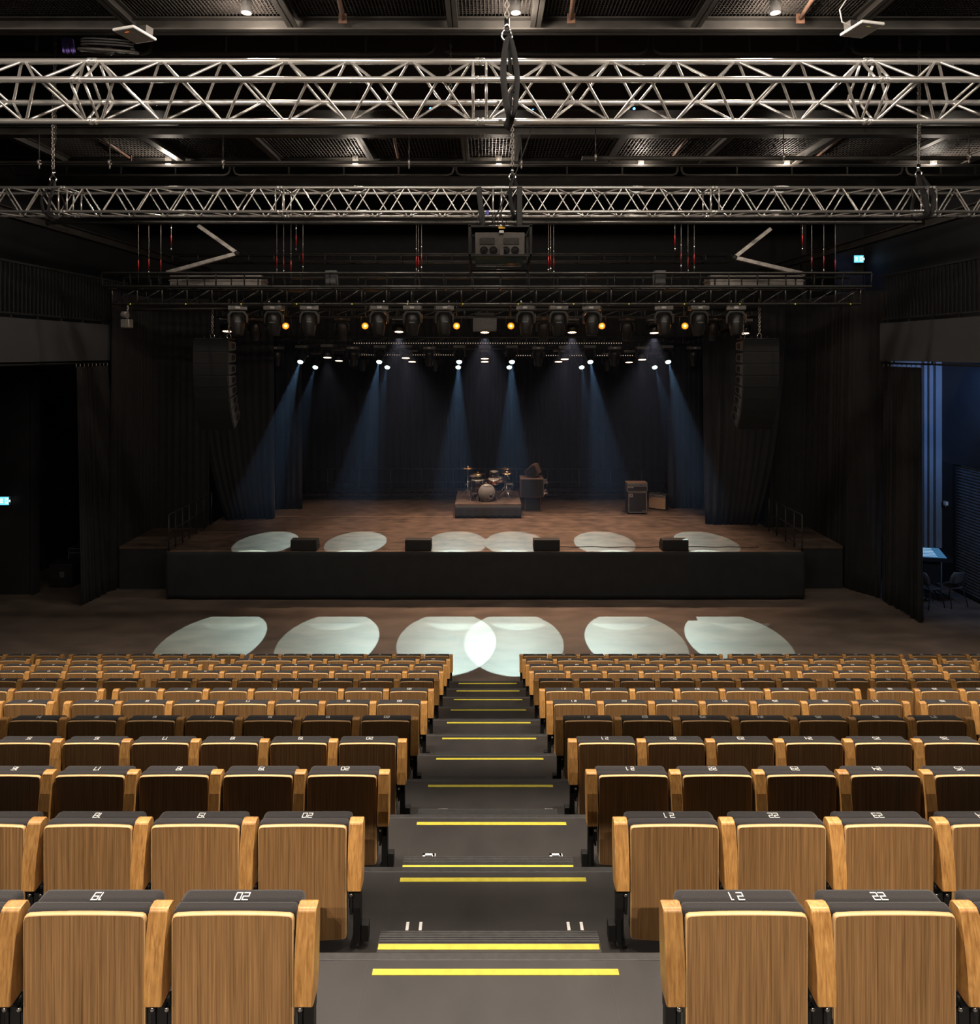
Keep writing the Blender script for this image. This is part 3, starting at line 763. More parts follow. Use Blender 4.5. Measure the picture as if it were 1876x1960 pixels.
hook_sling('black round sling wrapping the near truss at its middle, on a chain hook', xs - .02, 7.15, PZ(62, 7.15), 10.9, 8.64, .1, .25)
hook_sling('black sling on the far truss just right of the projector yoke', PX(981, 11.4), 11.45, PZ(335, 11.45), 10.9, 8.5, .1, .24)
hook_sling('dark sling holding the left part of the far truss', PX(98, 11.4), 11.45, PZ(340, 11.45), 10.9, 8.5, .1, .24)
hook_sling('dark sling holding the right part of the far truss', PX(1762, 11.4), 11.45, PZ(330, 11.45), 10.9, 8.5, .1, .24)

# ------------------------------------------------------------------ projector
d = 11.15
pj = thing('projector', 'large ceiling projector in a black rigging frame under the far truss', 'projector', (PX(957, d), d, PZ(520, d)))
def P3(zx, zy, dd=0): return (PX(860 + zx / 8.91, d + dd) - pj.location.x, dd, PZ(320 + zy / 8.91, d + dd) - pj.location.z)
m = MB(); a, b = P3(440, 1100), P3(1290, 1490)
MB().box(a[0], b[0], .05, .75, b[2], a[2], .01).build('body', M_PROJ, pj)
m = MB(); a, b = P3(520, 1195), P3(1190, 1312)
m.box(a[0], (a[0] + b[0]) / 2 - .08, .035, .055, b[2], a[2], .004).box((a[0] + b[0]) / 2 + .07, b[0], .035, .055, b[2], a[2], .004)
m.build('vent_panel', M_GRATE, pj)
for zx in (592, 752, 965, 1125):
    c = P3(zx, 1412)
    f = MB().lathe([(.058, .0), (.066, -.008), (.066, .01), (.058, .01)], (c[0], .04, c[2]), 'Y', 20, ring=True).build('fan', M_BLKM, pj)
    w = MB().lathe([(.001, -.006), (.015, -.004), (.015, .004)], (c[0], .04, c[2]), 'Y', 10)
    w.lathe([(.001, 0), (.059, .0), (.059, .003)], (c[0], .047, c[2]), 'Y', 20)
    for k in range(5):
        an = k * 2 * PI / 5
        w.tube((c[0], .038, c[2]), (c[0] + .055 * math.cos(an), .038, c[2] + .055 * math.sin(an)), .004, 5)
    w.build('fan_rotor', M_BLACK, f)
a, b = P3(370, 1530, 0), P3(1370, 1560)
m = MB()
m.prism([(.02, P3(0, 1515)[2]), (.78, P3(0, 1515)[2]), (.92, P3(0, 1700, .92)[2]), (.15, P3(0, 1640, .15)[2])], P3(440, 0)[0], P3(1270, 0)[0], 'YZ', .006)
m.build('lens_hood', M_GLASS, pj)
m = MB(); zt, zb, zk = P3(0, 970)[2], P3(0, 1750)[2], P3(0, 1500)[2]
xl, xr = P3(348, 0)[0], P3(1392, 0)[0]
for y in (0, .9):
    for x in (xl, xr): m.box(x - .022, x + .022, y, y + .04, zb if y else zk - .02, zt, .004)
    m.box(xl, xr, y, y + .04, zt - .05, zt - .01, .004)
m.box(xl, xr, 0, .04, zk - .02, zk + .02, .004)
for x in (xl, xr):
    m.box(x - .02, x + .02, 0, .94, zt - .05, zt - .01, .004); m.box(x - .02, x + .02, .0, .94, zk - .02, zk + .02, .004)
    m.tube((x, .02, zk), (x, .9, zb + .1), .02, 6)
m.tube((xl, .9, zb + .1), (xr, .9, zb + .1), .02, 6)
m.build('rigging_frame', M_BLKM, pj)
for s, (za, zc) in ((-1, (500, 575)), (1, (1200, 1200))):
    p = P3(za, 330); q = P3(zc, 985)
    MB().box(-.045, .045, -.02, .05, 0, (p[2] - q[2]), .008).build('hanging_arm', M_BLKM, pj, loc=(q[0], .02, q[2]), rot=(0, (p[0] - q[0]) / (p[2] - q[2]), 0))
MB().tube(P3(600, 995), P3(1160, 995), .012, 8).build('cross_bar', M_CHROME, pj)
a, b = P3(840, 1015), P3(952, 1050)
MB().box(a[0], b[0], -.02, 0, b[2], a[2]).build('warning_label', M_YLBL, pj)
a, b = P3(850, 1080), P3(930, 1130)
MB().box(a[0], b[0], -.03, .03, b[2], a[2], .008).build('clamp_block', M_APW, pj)
a, b = P3(860, 1380), P3(930, 1500)
MB().box(a[0], b[0], -.01, .05, b[2], a[2], .004).build('mounting_block', M_PROJ, pj)
for k, (p, q, s) in enumerate((((470, 980), (560, 860), .1), ((690, 980), (900, 800), .2), ((880, 900), (1000, 1000), .15))):
    a, b = Vector(P3(*p)), Vector(P3(*q))
    MB().path([a.lerp(b, u) + Vector((0, -.05, .08 * math.sin(u * PI * 2 + k))) for u in [i / 12 for i in range(13)]], .009, 6).build('cable', M_BLKM, pj)
a = P3(655, 800); MB().box(a[0] - .02, a[0] + .02, -.06, -.02, a[2] - .03, a[2] + .05, .008).build('blue_plug', M_BLUEP, pj)
tag(MB().path([(PX(1020 - 80 * u, 11.1), 11.1, PZ(240 + 190 * u, 11.1) - .12 * math.sin(u * PI)) for u in [i / 16 for i in range(17)]], .012, 7).build('power_cable', M_BLKM), 'black power cable running down past the far truss to the projector', 'cable')

# ------------------------------------------------------------------ ceiling steelwork
def ibeam(label, x0, x1, y, z, h=.26, w=.16, along='X', m=M_BEAM, name='ceiling_beam'):
    b = MB()
    if along == 'X':
        b.box(x0, x1, y - w / 2, y + w / 2, z, z + .018).box(x0, x1, y - w / 2, y + w / 2, z + h - .018, z + h).box(x0, x1, y - .006, y + .006, z, z + h)
    else:
        b.box(y - w / 2, y + w / 2, x0, x1, z, z + .018).box(y - w / 2, y + w / 2, x0, x1, z + h - .018, z + h).box(y - .006, y + .006, x0, x1, z, z + h)
    return struct(b.build(name, m), label, 'beam')
ZB = 10.2
ibeam('grey steel beam crossing the ceiling at the top of the picture', -11, 11, 8.48, ZB, .16)
ibeam('grey steel beam seen just below the near truss', -11.5, 11.5, 12.55, ZB, .16, .2)
ibeam('grey steel beam carrying the row of small downlights', -12, 12, 14.55, ZB, .16)
ibeam('grey steel beam above the near seats', -9, 9, 6.3, ZB, .32)
ibeam('dark roof beam above the stage front', -12, 12, 18.6, 10.6, .4)
ibeam('dark roof beam above the stage rear', -12, 12, 22.0, 10.4, .4)
for k, X in enumerate((-6.4, -4.37, -2.38, -.4, .62, 2.6, 4.6, 6.6, 8.6)):
    ibeam('steel joist between the first two ceiling beams', 6.38, 8.4, X, ZB + .02, .14, .13, 'Y')
    ibeam('steel joist between the far ceiling beams', 12.65, 14.48, X, ZB + .02, .14, .13, 'Y')
for X in (-8.9, 10.2): ibeam('steel joist near the side wall', 12.65, 14.48, X, ZB + .02, .14, .13, 'Y')
for s in (-1, 1):
    ibeam('long roof beam running along the hall beside the balcony', 8, 24, 9.7 * s, 8.95, .2, .18, 'Y')
def grating(label, y0, y1, z, sy, sx):
    m = MB(); x = -10.5
    while x < 10.5:
        m.box(x, x + .010, y0, y1, z, z + .03); x += sx
    y = y0
    while y < y1:
        m.box(-10.5, 10.5, y, y + .008, z + .005, z + .028); y += sy
    m.box(-10.5, 10.5, y0, y1, z + .35, z + .36)
    return struct(m.build('ceiling_grating', M_GRATE), label, 'grating')
grating('open metal walkway grating above the near truss', 6.4, 8.4, ZB + .165, .05, .045)
grating('open metal walkway grating seen between the two trusses', 12.65, 14.45, ZB + .165, .14, .07)
for k, (px, yy) in enumerate(((655, 8.2), (1098, 8.2), (1550, 8.2))):
    pass
tubes = [(PX(640, 7.2), 7.0, PX(655, 8.3), 8.35), (PX(1104, 7.0), 6.9, PX(1094, 8.3), 8.35), (PX(1590, 7.2), 7.0, PX(1535, 8.3), 8.35),
         (PX(180, 12.7), 12.75, PX(248, 14.3), 14.3), (PX(752, 12.7), 12.75, PX(762, 14.3), 14.3), (PX(1322, 12.7), 12.75, PX(1286, 14.3), 14.3), (PX(1620, 12.7), 12.75, PX(1560, 14.3), 14.3)]
for k, (xa, ya, xb, yb) in enumerate(tubes):
    m = MB().tube((xa, ya, ZB + .1), (xb, yb, ZB + .1), .028, 8).box(xb - .05, xb + .05, yb - .02, yb, ZB + .04, ZB + .16)
    tag(m.build('rusty_tube', M_RUST), 'rust brown tube under the %s walkway, %s from the left' % ('near' if k < 3 else 'far', ORD[k + 1 if k < 3 else k - 2]), 'pipe', 'rust brown tubes')
# long black pipe under the far walkway
tag(MB().tube((-10.5, 12.2, 9.62), (2.2, 12.2, 9.62), .024, 10).build('rigging_pipe', M_BEAM), 'long grey pipe crossing below the far walkway, left and middle', 'pipe', 'rigging pipes')
tag(MB().tube((1.75, 12.3, 9.72), (11, 12.3, 9.72), .04, 10).build('rigging_pipe', M_BEAM), 'thicker grey pipe crossing below the far walkway on the right', 'pipe', 'rigging pipes')
for k, px in enumerate((75, 210, 427, 783, 998, 1140, 1500, 1855)):
    x = PX(px, 12.2)
    c = thing('pipe_clamp', 'small steel clamp hanging on the rigging pipe, %s from the left' % ORD[k + 1], 'clamp', (x, 12.2, 9.62 if px < 1100 else 9.72), group='pipe clamps')
    MB().lathe([(.03, -.02), (.045, -.018), (.045, .018), (.03, .02)], (0, 0, 0), 'X', 12).build('collar', M_ALU2, c)
    MB().tube((0, 0, -.04), (0, 0, -.12), .012, 6).build('bolt', M_ALU2, c)
    MB().tube((0, 0, .04), (0, 0, .5), .01, 6).build('hanger', M_BEAM, c)
def urail(label, xa, xb, y, z, zu):
    t = thing('hanging_pipe_rail', label, 'pipe', (xa, y, z), group='hanging pipe rails')
    r = .12; pts = [(0, 0, zu - z), (0, 0, r), (r * .3, 0, r * .3), (r, 0, 0), (xb - xa - r, 0, 0), (xb - xa - r * .3, 0, r * .3), (xb - xa, 0, r), (xb - xa, 0, zu - z)]
    MB().path(pts, .028, 8).build('rail', M_BEAM, t)
    n = 3
    for k in range(1, n + 1):
        x = (xb - xa) * k / (n + 1); MB().tube((x, 0, -.02), (x, 0, zu - z), .024, 8).build('stem', M_BEAM, t)
for k, (a, b) in enumerate(((23, 440), (448, 868), (873, 1297), (1305, 1727), (1735, 2000))):
    urail('dark tube rail with rounded ends behind the far truss, %s from the left' % ORD[k + 1], PX(a, 16), PX(b, 16), 16, PZ(335, 16), 11.4)
for k, (a, b) in enumerate(((-150, 290), (300, 833), (850, 1240), (1250, 1620), (1630, 2000))):
    urail('dark tube rail with rounded ends above the near truss, %s from the left' % ORD[k + 1], PX(a, 10), PX(b, 10), 10, PZ(103, 10), 11.3)
# out-of-sight pipes added to cast dark bands across the seat rows
for k, (y, r) in enumerate(((5.072, .038), (5.282, .019), (4.878, .023), (5.486, .013))):
    struct(MB().tube((-10, y, 9.6), (10, y, 9.6), r, 10).build('ceiling_pipe', M_BLACK), 'dark pipe under the ceiling above the seats', 'pipe')
struct(MB().box(-12.2, 12.2, -3.1, -3.0, 9.39, 12.6).build('wall_booth', M_BLACK), 'black wall above the control booth opening at the rear of the hall', 'wall')  # added blocker, keeps the rear lamps off the farther seat backs
# access points
for k, (px, py, ly) in enumerate(((258, 66, 0), (1650, 56, 1))):
    ap = thing('access_point', ('white square wireless access point on the left of the first ceiling beam', 'white square wireless access point on the right with its cable looping up')[k], 'access point', (PX(px, 7.8), 7.8, PZ(py, 7.8)), (-.05, .05 if k == 0 else -.05, -.38 if k == 0 else .3), 'access points')
    MB().box(-.165, .165, -.165, .165, -.018, .018, .016, 3).build('housing', M_APW, ap)
    for q in range(3): MB().box(-.03 + q * .02, -.024 + q * .02, -.10, -.094, -.0215, -.0195).build('status_light', E_YEL if k else E_ORNG, ap)
    MB().box(-.05, .05, .1, .2, .02, .16).build('mount', M_BEAM, ap)
    if k: MB().path([(-.16, 0, .02), (-.28, 0, .06), (-.30, 0, .2), (-.2, 0, .32), (-.05, 0, .4)], .007, 6).build('cable', M_APW, ap)
# cable coil and follow-spot wheel
cw = thing('cable_reel', 'dark spoked cable reel hanging above the near truss on the left', 'reel', (PX(208, 8.9), 8.9, PZ(98, 8.9)), (.35, .05, 0))
MB().path([(.34 * math.cos(a), .0 + .34 * math.sin(a), 0) for a in [k * 2 * PI / 28 for k in range(28)]], .022, 7, closed=True).build('rim', M_BEAM, cw)
for k in range(9): MB().tube((0, 0, 0), (.34 * math.cos(k * .7), .34 * math.sin(k * .7), 0), .007, 5).build('spoke', M_BEAM, cw)
MB().lathe([(.03, -.05), (.06, -.03), (.06, .03), (.03, .05)]).build('hub', M_BEAM, cw)
MB().path([(.3 * math.cos(k * .4) * (1 + .03 * math.sin(k)), .3 * math.sin(k * .4), .04 + .002 * k) for k in range(48)], .012, 6).build('coiled_cable', M_BLACK, cw)
MB().tube((0, 0, .03), (.0, -.2, .9), .012, 6).build('hanger', M_BEAM, cw)
pc = MB()
for k in range(5): pc.prism([(-.05 + k * .03, 0), (-.02 + k * .03, -.02), (-.01 + k * .035, -.19 - .02 * (k % 2)), (-.03 + k * .035, -.2 + .03 * (k % 2))], -.01 + .01 * (k % 2), .02 + .01 * (k % 2))
tag(pc.build('tied_cloth', M_PURPLE, loc=(PX(125, 9), 9, PZ(72, 9))), 'scrap of purple cloth tied up above the near truss at far left', 'cloth')
for k, px in enumerate((105, 862, 1760)):
    c = thing('hoist_chain', 'thin loose hoist chain above the near truss, %s' % ('far left', 'left of the middle', 'far right')[k], 'chain', (PX(px, 9.4), 9.4, 9.1 if k != 1 else 9.6), group='loose hoist chains')
    chain_links(MB(), 0, 0, 0, 1.6, .05, .005).build('chain_links', M_BEAM, c)
# big roof braces and ducts beyond the far truss
dd = 16.6
for s, pts in ((-1, ((380, 432), (455, 485), (320, 522))), (1, ((1475, 438), (1405, 493), (1540, 525)))):
    t = thing('folding_brace', 'pale metal bent brace bar high on the %s above the lighting grid' % ('left' if s < 0 else 'right'), 'brace', (PX(pts[1][0], dd), dd, PZ(pts[1][1], dd)), group='bent brace bars')
    P = [Vector((PX(a, dd), dd, PZ(b, dd))) - t.location for a, b in pts]
    for q in (0, 2):
        a = P[1]; b = P[q]; L = (b - a).length; an = math.atan2((b - a).z, (b - a).x)
        MB().box(0, L, -.05, .05, -.045, .045, .004).build('arm', M_ALU2, t, rot=(0, -an, 0))
    MB().lathe([(.03, -.07), (.06, -.06), (.06, .06), (.03, .07)], (0, 0, 0), 'Y', 12).build('joint', M_BLKM, t)
for s, a, b in ((-1, 325, 500), (1, 1360, 1538)):
    t = thing('air_duct', 'flat galvanised duct behind the %s end of the lighting grid' % ('left' if s < 0 else 'right'), 'duct', (PX((a + b) / 2, 17), 17, PZ(546, 17)), group='galvanised ducts')
    h = PX(b, 17) - PX(a, 17)
    MB().box(-h / 2, h / 2, 0, .5, 0, .25, .004).build('casing', M_DUCT, t)
    MB().box(-h / 2 - .02, h / 2 + .02, -.02, .52, .11, .13).build('flange', M_ALU2, t)
for k, px in enumerate((635, 1262)):
    t = thing('junction_box', 'grey metal junction box on the front lighting grid, %s of the projector' % ('left', 'right')[k], 'box', (PX(px, 14.9), 14.9, PZ(545, 14.9)), group='grid junction boxes')
    MB().box(-.12, .12, -.1, .1, 0, .30, .006).build('housing', M_CABSIDE, t)
    MB().box(-.1, .1, -.108, -.1, .03, .15, .002).build('lid', M_CABSIDE, t)
    MB().lathe([(.008, -.008), (.01, 0)], (0, -.1, .22), 'Y', 8).build('screw', M_CHROME, t)

# ------------------------------------------------------------------ lighting grid above the stage front
def ladder(label, x0, x1, y, dep, zs, post, mtl=M_BEAM, r=.03, cat='truss', name='lighting_grid'):
    t = thing(name, label, cat, (x0, y, zs[0]), group='dark lighting trusses')
    L = x1 - x0
    for z in zs:
        for q in (0, dep): MB().tube((0, q, z - zs[0]), (L, q, z - zs[0]), r, 8).build('chord', mtl, t)
    n = int(L / post)
    if name == 'lighting_grid':
        for k in range(n + 1):
            x = L * k / n
            MB().path([(x, 0, zs[-1] - zs[0]), (x, 0, 0), (x, dep, 0), (x, dep, zs[-1] - zs[0])], r * .6, 6).build('post', mtl, t)
        return t
    m = MB()
    for k in range(n + 1):
        x = L * k / n
        m.tube((x, 0, 0), (x, 0, zs[-1] - zs[0]), r * .6, 6); m.tube((x, dep, 0), (x, dep, zs[-1] - zs[0]), r * .6, 6)
        m.tube((x, 0, 0), (x, dep, 0), r * .6, 6)
        if k < n and name != 'lighting_grid':
            m.tube((x, 0, 0), (x + L / n, 0, zs[-1] - zs[0]), r * .5, 6)
    m.build('lattice', mtl, t)
    return t
M_GRID = mat('black_truss_paint', (.05, .048, .045), .4, metal=.4, noise=.3, nscale=8)
ladder('wide dark grid frame spanning above the stage front, uppermost', PX(195, 14.8), PX(1668, 14.8), 14.8, .9, (PZ(549, 14.8), PZ(523, 14.8)), .62, M_GRID)
ladder('dark lattice truss carrying the large moving heads', PX(215, 15.4), PX(1647, 15.4), 15.4, .4, (PZ(582, 15.4), PZ(553, 15.4)), .55, M_GRID, .028, name='lighting_truss')
ladder('dark frame seen above the wide grid, behind the chains', PX(330, 19), PX(1400, 19), 19, .4, (PZ(500, 19), PZ(486, 19)), .7, M_GRID)
ladder('dark truss carrying the second row of moving heads', PX(415, 18.5), PX(1450, 18.5), 18.5, .4, (PZ(607, 18.5), PZ(592, 18.5)), .6, M_GRID, .026, name='lighting_truss')
ladder('rear stage truss carrying the cold white spots', PX(520, 21.4), PX(1345, 21.4), 21.4, .3, (PZ(658, 21.4), PZ(646, 21.4)), .6, M_GRID, .024, name='lighting_truss')
ladder('rearmost stage truss, slightly lower and behind the spots', PX(540, 22.7), PX(1320, 22.7), 22.7, .3, (PZ(668, 22.7), PZ(656, 22.7)), .6, M_GRID, .022, name='lighting_truss')
# little yellow tape marks on the grid
for k in range(14):
    x = PX(250 + k * 106, 15.38)
    tag(MB().box(-.012, .012, -.034, -.028, -.012, .012).build('tape_marker', E_YEL, loc=(x, 15.4, PZ(582, 15.4))), 'tiny yellow tape mark on the lower grid rail, %s from the left' % ORD[k + 1], 'tape', 'tape marks on the grid')
tag(MB().tube((-10, 15.0, PZ(426, 15)), (10, 15.0, PZ(426, 15)), .04, 10).build('rigging_pipe', M_GRID), 'long dark pipe just under the far truss from which the hoist cables hang', 'pipe', 'rigging pipes')
# hanging chains with red sleeves
rnd = random.Random(4)
chs = [265, 285, 308, 328, 530, 543, 557, 567, 580, 797, 801, 807, 1050, 1054, 1060, 1292, 1304, 1317, 1329, 1536, 1554, 1577, 1599]
for k, px in enumerate(chs):
    y = 15.0; z1 = PZ(432, y); z0 = PZ(545 - rnd.uniform(0, 12), y)
    short = px in (328, 567, 1292, 1536)
    if short: z0 = PZ(478, y)
    c = thing('hoist_cable', 'thin steel hoist cable with a red sleeve above the lighting grid, %s from the left' % ORD[k + 1], 'cable', (PX(px, y), y, z0), group='grid hoist cables')
    MB().tube((0, 0, 0), (0, 0, PZ(428, 15) - z0), .005, 6).build('wire', M_HEADL, c)
    zr = .28 + rnd.uniform(0, .1)
    if short: zr = .1
    MB().tube((0, 0, zr), (0, 0, zr + .22), .012, 8).build('sleeve', M_RED, c)
    MB().lathe([(.004, 0), (.02, .02), (.02, .05), (.004, .07)], (0, 0, zr - .12), 'Z', 8).lathe([(.004, 0), (.018, .02), (.004, .05)], (0, 0, zr + .35), 'Z', 8).build('turnbuckle', M_CHROME, c)
# pixel bars
for k, (a, b, py, d) in enumerate(((675, 1192, 657, 20.6), (690, 870, 679.5, 21.9), (985, 1215, 680.5, 21.9))):
    t = thing('pixel_bar', ('long thin bar of tiny lights above the cold spots', 'short thin bar of tiny lights between the spots, left', 'short thin bar of tiny lights between the spots, right')[k], 'light', (PX(a, d), d, PZ(py, d)), group='pixel bars')
    L = PX(b, d) - PX(a, d)
    MB().box(0, L, 0, .05, -.025, .035, .003).build('housing', M_BLKM, t)
    m = MB(); x = .04
    while x < L - .03: m.box(x, x + .025, -.004, 0, -.010, .014); x += .075
    m.build('diode_strip', E_DOT, t)
    for q in range(3): MB().box(L * (.15 + .35 * q), L * (.15 + .35 * q) + .03, .01, .04, .03, .25).build('bracket', M_BLKM, t)
# grey fixture box in the middle
t = thing('fixture_box', 'dark grey fixture box at the centre of the second lighting truss', 'box', (PX(928, 18.2), 18.2, PZ(634, 18.2)))
MB().box(-.32, .32, 0, .3, 0, .36, .01).build('housing', M_CABSIDE, t)
MB().box(-.26, .26, .05, .1, .36, .5).build('bracket', M_BLKM, t)

# ------------------------------------------------------------------ moving heads
def moving_head(label, x, y, ztop, s=1., pan=0., tilt=0., kind=None, group='x'):
    t = thing('moving_head', label, 'stage light', (x, y, ztop), (0, 0, pan), group)
    b = MB().box(-.21 * s, .21 * s, -.15 * s, .15 * s, -.13 * s, -.03 * s, .015 * s, 3).build('base', M_HEADL, t)
    MB().box(-.05 * s, .05 * s, -.156 * s, -.150 * s, -.10 * s, -.055 * s, .002).build('display', M_APW if kind is None or kind == 'big' else M_CABSIDE, b)
    for q in (-1, 1):
        MB().tube((q * .11 * s, 0, -.04 * s), (q * .11 * s, 0, .02 * s), .014 * s, 8).path([(q * .11 * s, .05 * s * math.cos(a), .05 * s + .05 * s * math.sin(a)) for a in [k * PI / 4 for k in range(8)]], .012 * s, 6, closed=True).build('clamp', M_CHROME, t)
    # yoke
    m = MB()
    o = [(-.22, -.42), (-.22, -.24), (-.15, -.14), (.15, -.14), (.22, -.24), (.22, -.42), (.18, -.44), (.18, -.26), (.12, -.18), (-.12, -.18), (-.18, -.26), (-.18, -.44)]
    m.prism([(a * s, c * s) for a, c in o], -.07 * s, .07 * s, 'XZ', .006 * s)
    m.build('yoke', M_HEAD, t)
    R = Matrix.Translation((0, 0, -.38 * s)) @ Matrix.Rotation(tilt, 4, 'X')
    m = MB()
    if kind == 'wash':
        m.lathe([(.06, .12), (.13, .10), (.165, .02), (.165, -.10), (.15, -.12), (.13, -.115)], (0, 0, 0), 'Z', 24)
    else:
        m.lathe([(.05, .20), (.12, .19), (.155, .12), (.16, .0), (.145, -.16), (.12, -.30), (.115, -.335), (.10, -.335), (.098, -.32)], (0, 0, 0), 'Z', 24)
        m.box(-.155, .155, -.08, .08, -.12, .12, .03, 3)
    m.xf(Matrix.Scale(s, 4)); m.xf(R)
    h = m.build('head', M_HEAD, t)
    if kind == 'spot':
        MB().lathe([(.001, -.332), (.094, -.334), (.094, -.32)], (0, 0, 0), 'Z', 20).xf(R @ Matrix.Scale(s, 4)).build('lens', E_CYAN, h)
    elif kind == 'wash':
        m = MB(); m.lathe([(.001, -.117), (.012, -.122), (.012, -.11)], (0, 0, 0), 'Z', 8)
        for k in range(6): m.lathe([(.001, -.124), (.022, -.122), (.024, -.11)], (.06 * math.cos(k * PI / 3), .06 * math.sin(k * PI / 3), 0), 'Z', 8)
        for k in range(12): m.lathe([(.001, -.124), (.018, -.122), (.02, -.11)], (.115 * math.cos(k * PI / 6), .115 * math.sin(k * PI / 6), 0), 'Z', 8)
        m.xf(R @ Matrix.Scale(s, 4)); m.build('lens_cluster', E_LED, h)
    else:
        MB().lathe([(.001, -.325), (.095, -.327), (.095, -.315)], (0, 0, 0), 'Z', 20).xf(R @ Matrix.Scale(s, 4)).build('lens', M_GLASS, h)
    if kind == 'big':
        MB().box(-.06 * s, .06 * s, -.160 * s, -.150 * s, -.05 * s, -.02 * s, .002).xf(R).build('badge', M_CABSIDE, h)
        o_ = MB().tube((.222 * s, -.03 * s, -.40 * s), (.222 * s, -.03 * s, -.22 * s), .006 * s, 6).build('trim', M_ORANGEC, t)
    return t, R
G1 = 'large moving heads on the front truss'
zt = PZ(583, 15.6)
for k, (px, pan, ti) in enumerate(((455, .35, -.12), (525, 0, .02), (592, .25, -.1), (725, .25, -.1), (790, 0, .02), (850, .2, -.1), (1007, -.2, -.1), (1069, 0, .02), (1133, -.25, -.1), (1271, -.25, -.12), (1337, 0, .02), (1409, -.3, -.12))):
    moving_head('large black moving head on the front lighting truss, %s from the left' % ORD[k + 1], PX(px, 15.6), 15.6, zt, 1.0, pan, ti, 'big', G1)
zt = PZ(605, 18.7)
for k, px in enumerate((487, 655, 1040, 1200, 1366)):
    moving_head('small unlit moving head behind the front row, %s from the left' % ORD[k + 1], PX(px, 18.7), 18.7, zt, .95, 0, .1, None, 'unlit moving heads on the second truss')
def spot(name, loc, tgt, power, col, ang, blend=.1, r=.03, parent=None):
    l = bpy.data.lights.new(name, 'SPOT'); l.energy = power; l.color = col; l.spot_size = ang; l.spot_blend = blend; l.shadow_soft_size = r
    o = bpy.data.objects.new(name, l); COL.objects.link(o); o.location = loc
    o.rotation_euler = (Vector(tgt) - Vector(loc)).to_track_quat('-Z', 'Y').to_euler()
    return o
CY = (.74, 1.0, .93)
# rear rows: cold spots
rowA = [(575, -5.87), (726, -3.37), (879, -.83), (980, .62), (1130, 3.22), (1279, 5.43)]
rowB = [(603, -5.77), (741, -3.4), (877, -.75), (975, .775), (1114, 3.13), (1254, 5.8)]
zt = 6.46
for k, (px, tx) in enumerate(rowA):
    x = PX(px, 21.3)
    moving_head('lit cold white moving head on the rear truss, %s lit one from the left' % ORD[k + 1], x, 21.5, zt, .9, 0, -.785, 'spot', 'lit cold white moving heads')
    spot('beam_spot', (x, 21.26, 5.93), (tx, 14.8, 0), 4300, CY, math.radians(13.8), .03, .01)
for k, (px, tx) in enumerate(rowB):
    x = PX(px, 22.6)
    moving_head('lit cold white moving head hung lower behind, %s lit one from the left' % ORD[k + 1], x, 22.85, 6.26, .9, 0, -.79, 'spot', 'lit cold white moving heads, back row')
    spot('beam_spot', (x, 22.58, 5.71), (tx, 18.0, 1.2), 1500, CY, math.radians(14.0), .03, .01)
for k, px in enumerate((530, 676, 822, 1030, 1176, 1328)):
    moving_head('unlit moving head on the rear truss, %s unlit one from the left' % ORD[k + 1], PX(px, 21.4), 21.4, 6.42, .9, 0, .12, None, 'unlit moving heads on the rear truss')
for k, px in enumerate((695, 833, 1163)):
    moving_head('unlit moving head on the rearmost truss, %s from the left' % ORD[k + 1], PX(px, 22.8), 22.8, 6.22, .9, 0, .12, None, 'unlit moving heads on the rearmost truss')
# warm wash heads: (px, py of cluster, depth)
WA = [(435, 636, 19.3), (764, 637, 19.3), (928, 638, 19.3), (1095, 638, 19.3), (1252, 639, 19.3), (1425, 640, 19.3),
      (627, 686, 21.3), (777, 687, 21.3), (928, 688, 21.3), (1081, 689, 21.3), (1229, 690, 21.3),
      (649, 692, 22.6), (789, 694, 22.6), (928, 694, 22.6), (1069, 694, 22.6), (1204, 695, 22.6)]
WARM = (1, .66, .46)
for k, (px, py, d) in enumerate(WA):
    z = PZ(py, d); row = ('second truss', 'rear truss', 'rearmost truss')[(k > 5) + (k > 10)]
    i = k + 1 if k < 6 else (k - 5 if k < 11 else k - 10)
    moving_head('warm lit wash light on the %s, %s of its row from the left' % (row, ORD[i]), PX(px, d), d, z + .47, .9, 0, -.18, 'wash', 'warm wash lights on the ' + row)
    if k < 6:
        if 0 < k < 5: spot('wash_spot', (PX(px, d), d - .02, z - .02), (PX(px, d) * .86, d - 1.0, 0), 1000, WARM, math.radians(72), .65, .05)
        elif k == 5: spot('wash_spot', (PX(px, d), d - .02, z - .02), (6.6, 19.0, 1.2), 60, WARM, math.radians(40), .6, .03)
        else: spot('wash_spot', (PX(px, d), d - .02, z - .02), (-6.6, 19.0, 1.2), 60, WARM, math.radians(40), .6, .03)
    elif k < 11:
        spot('wash_spot', (PX(px, d), d - .02, z - .02), (PX(px, d) * .9, d - .75, 0), 230, WARM, math.radians(62), .6, .05)
spot('profile_spot', (0.2, 16.6, 7.0), (.2, 20.9, 1.9), 340, (1, .88, .78), math.radians(24), .8, .05)  # added front fill for the drum kit, no fixture stands here
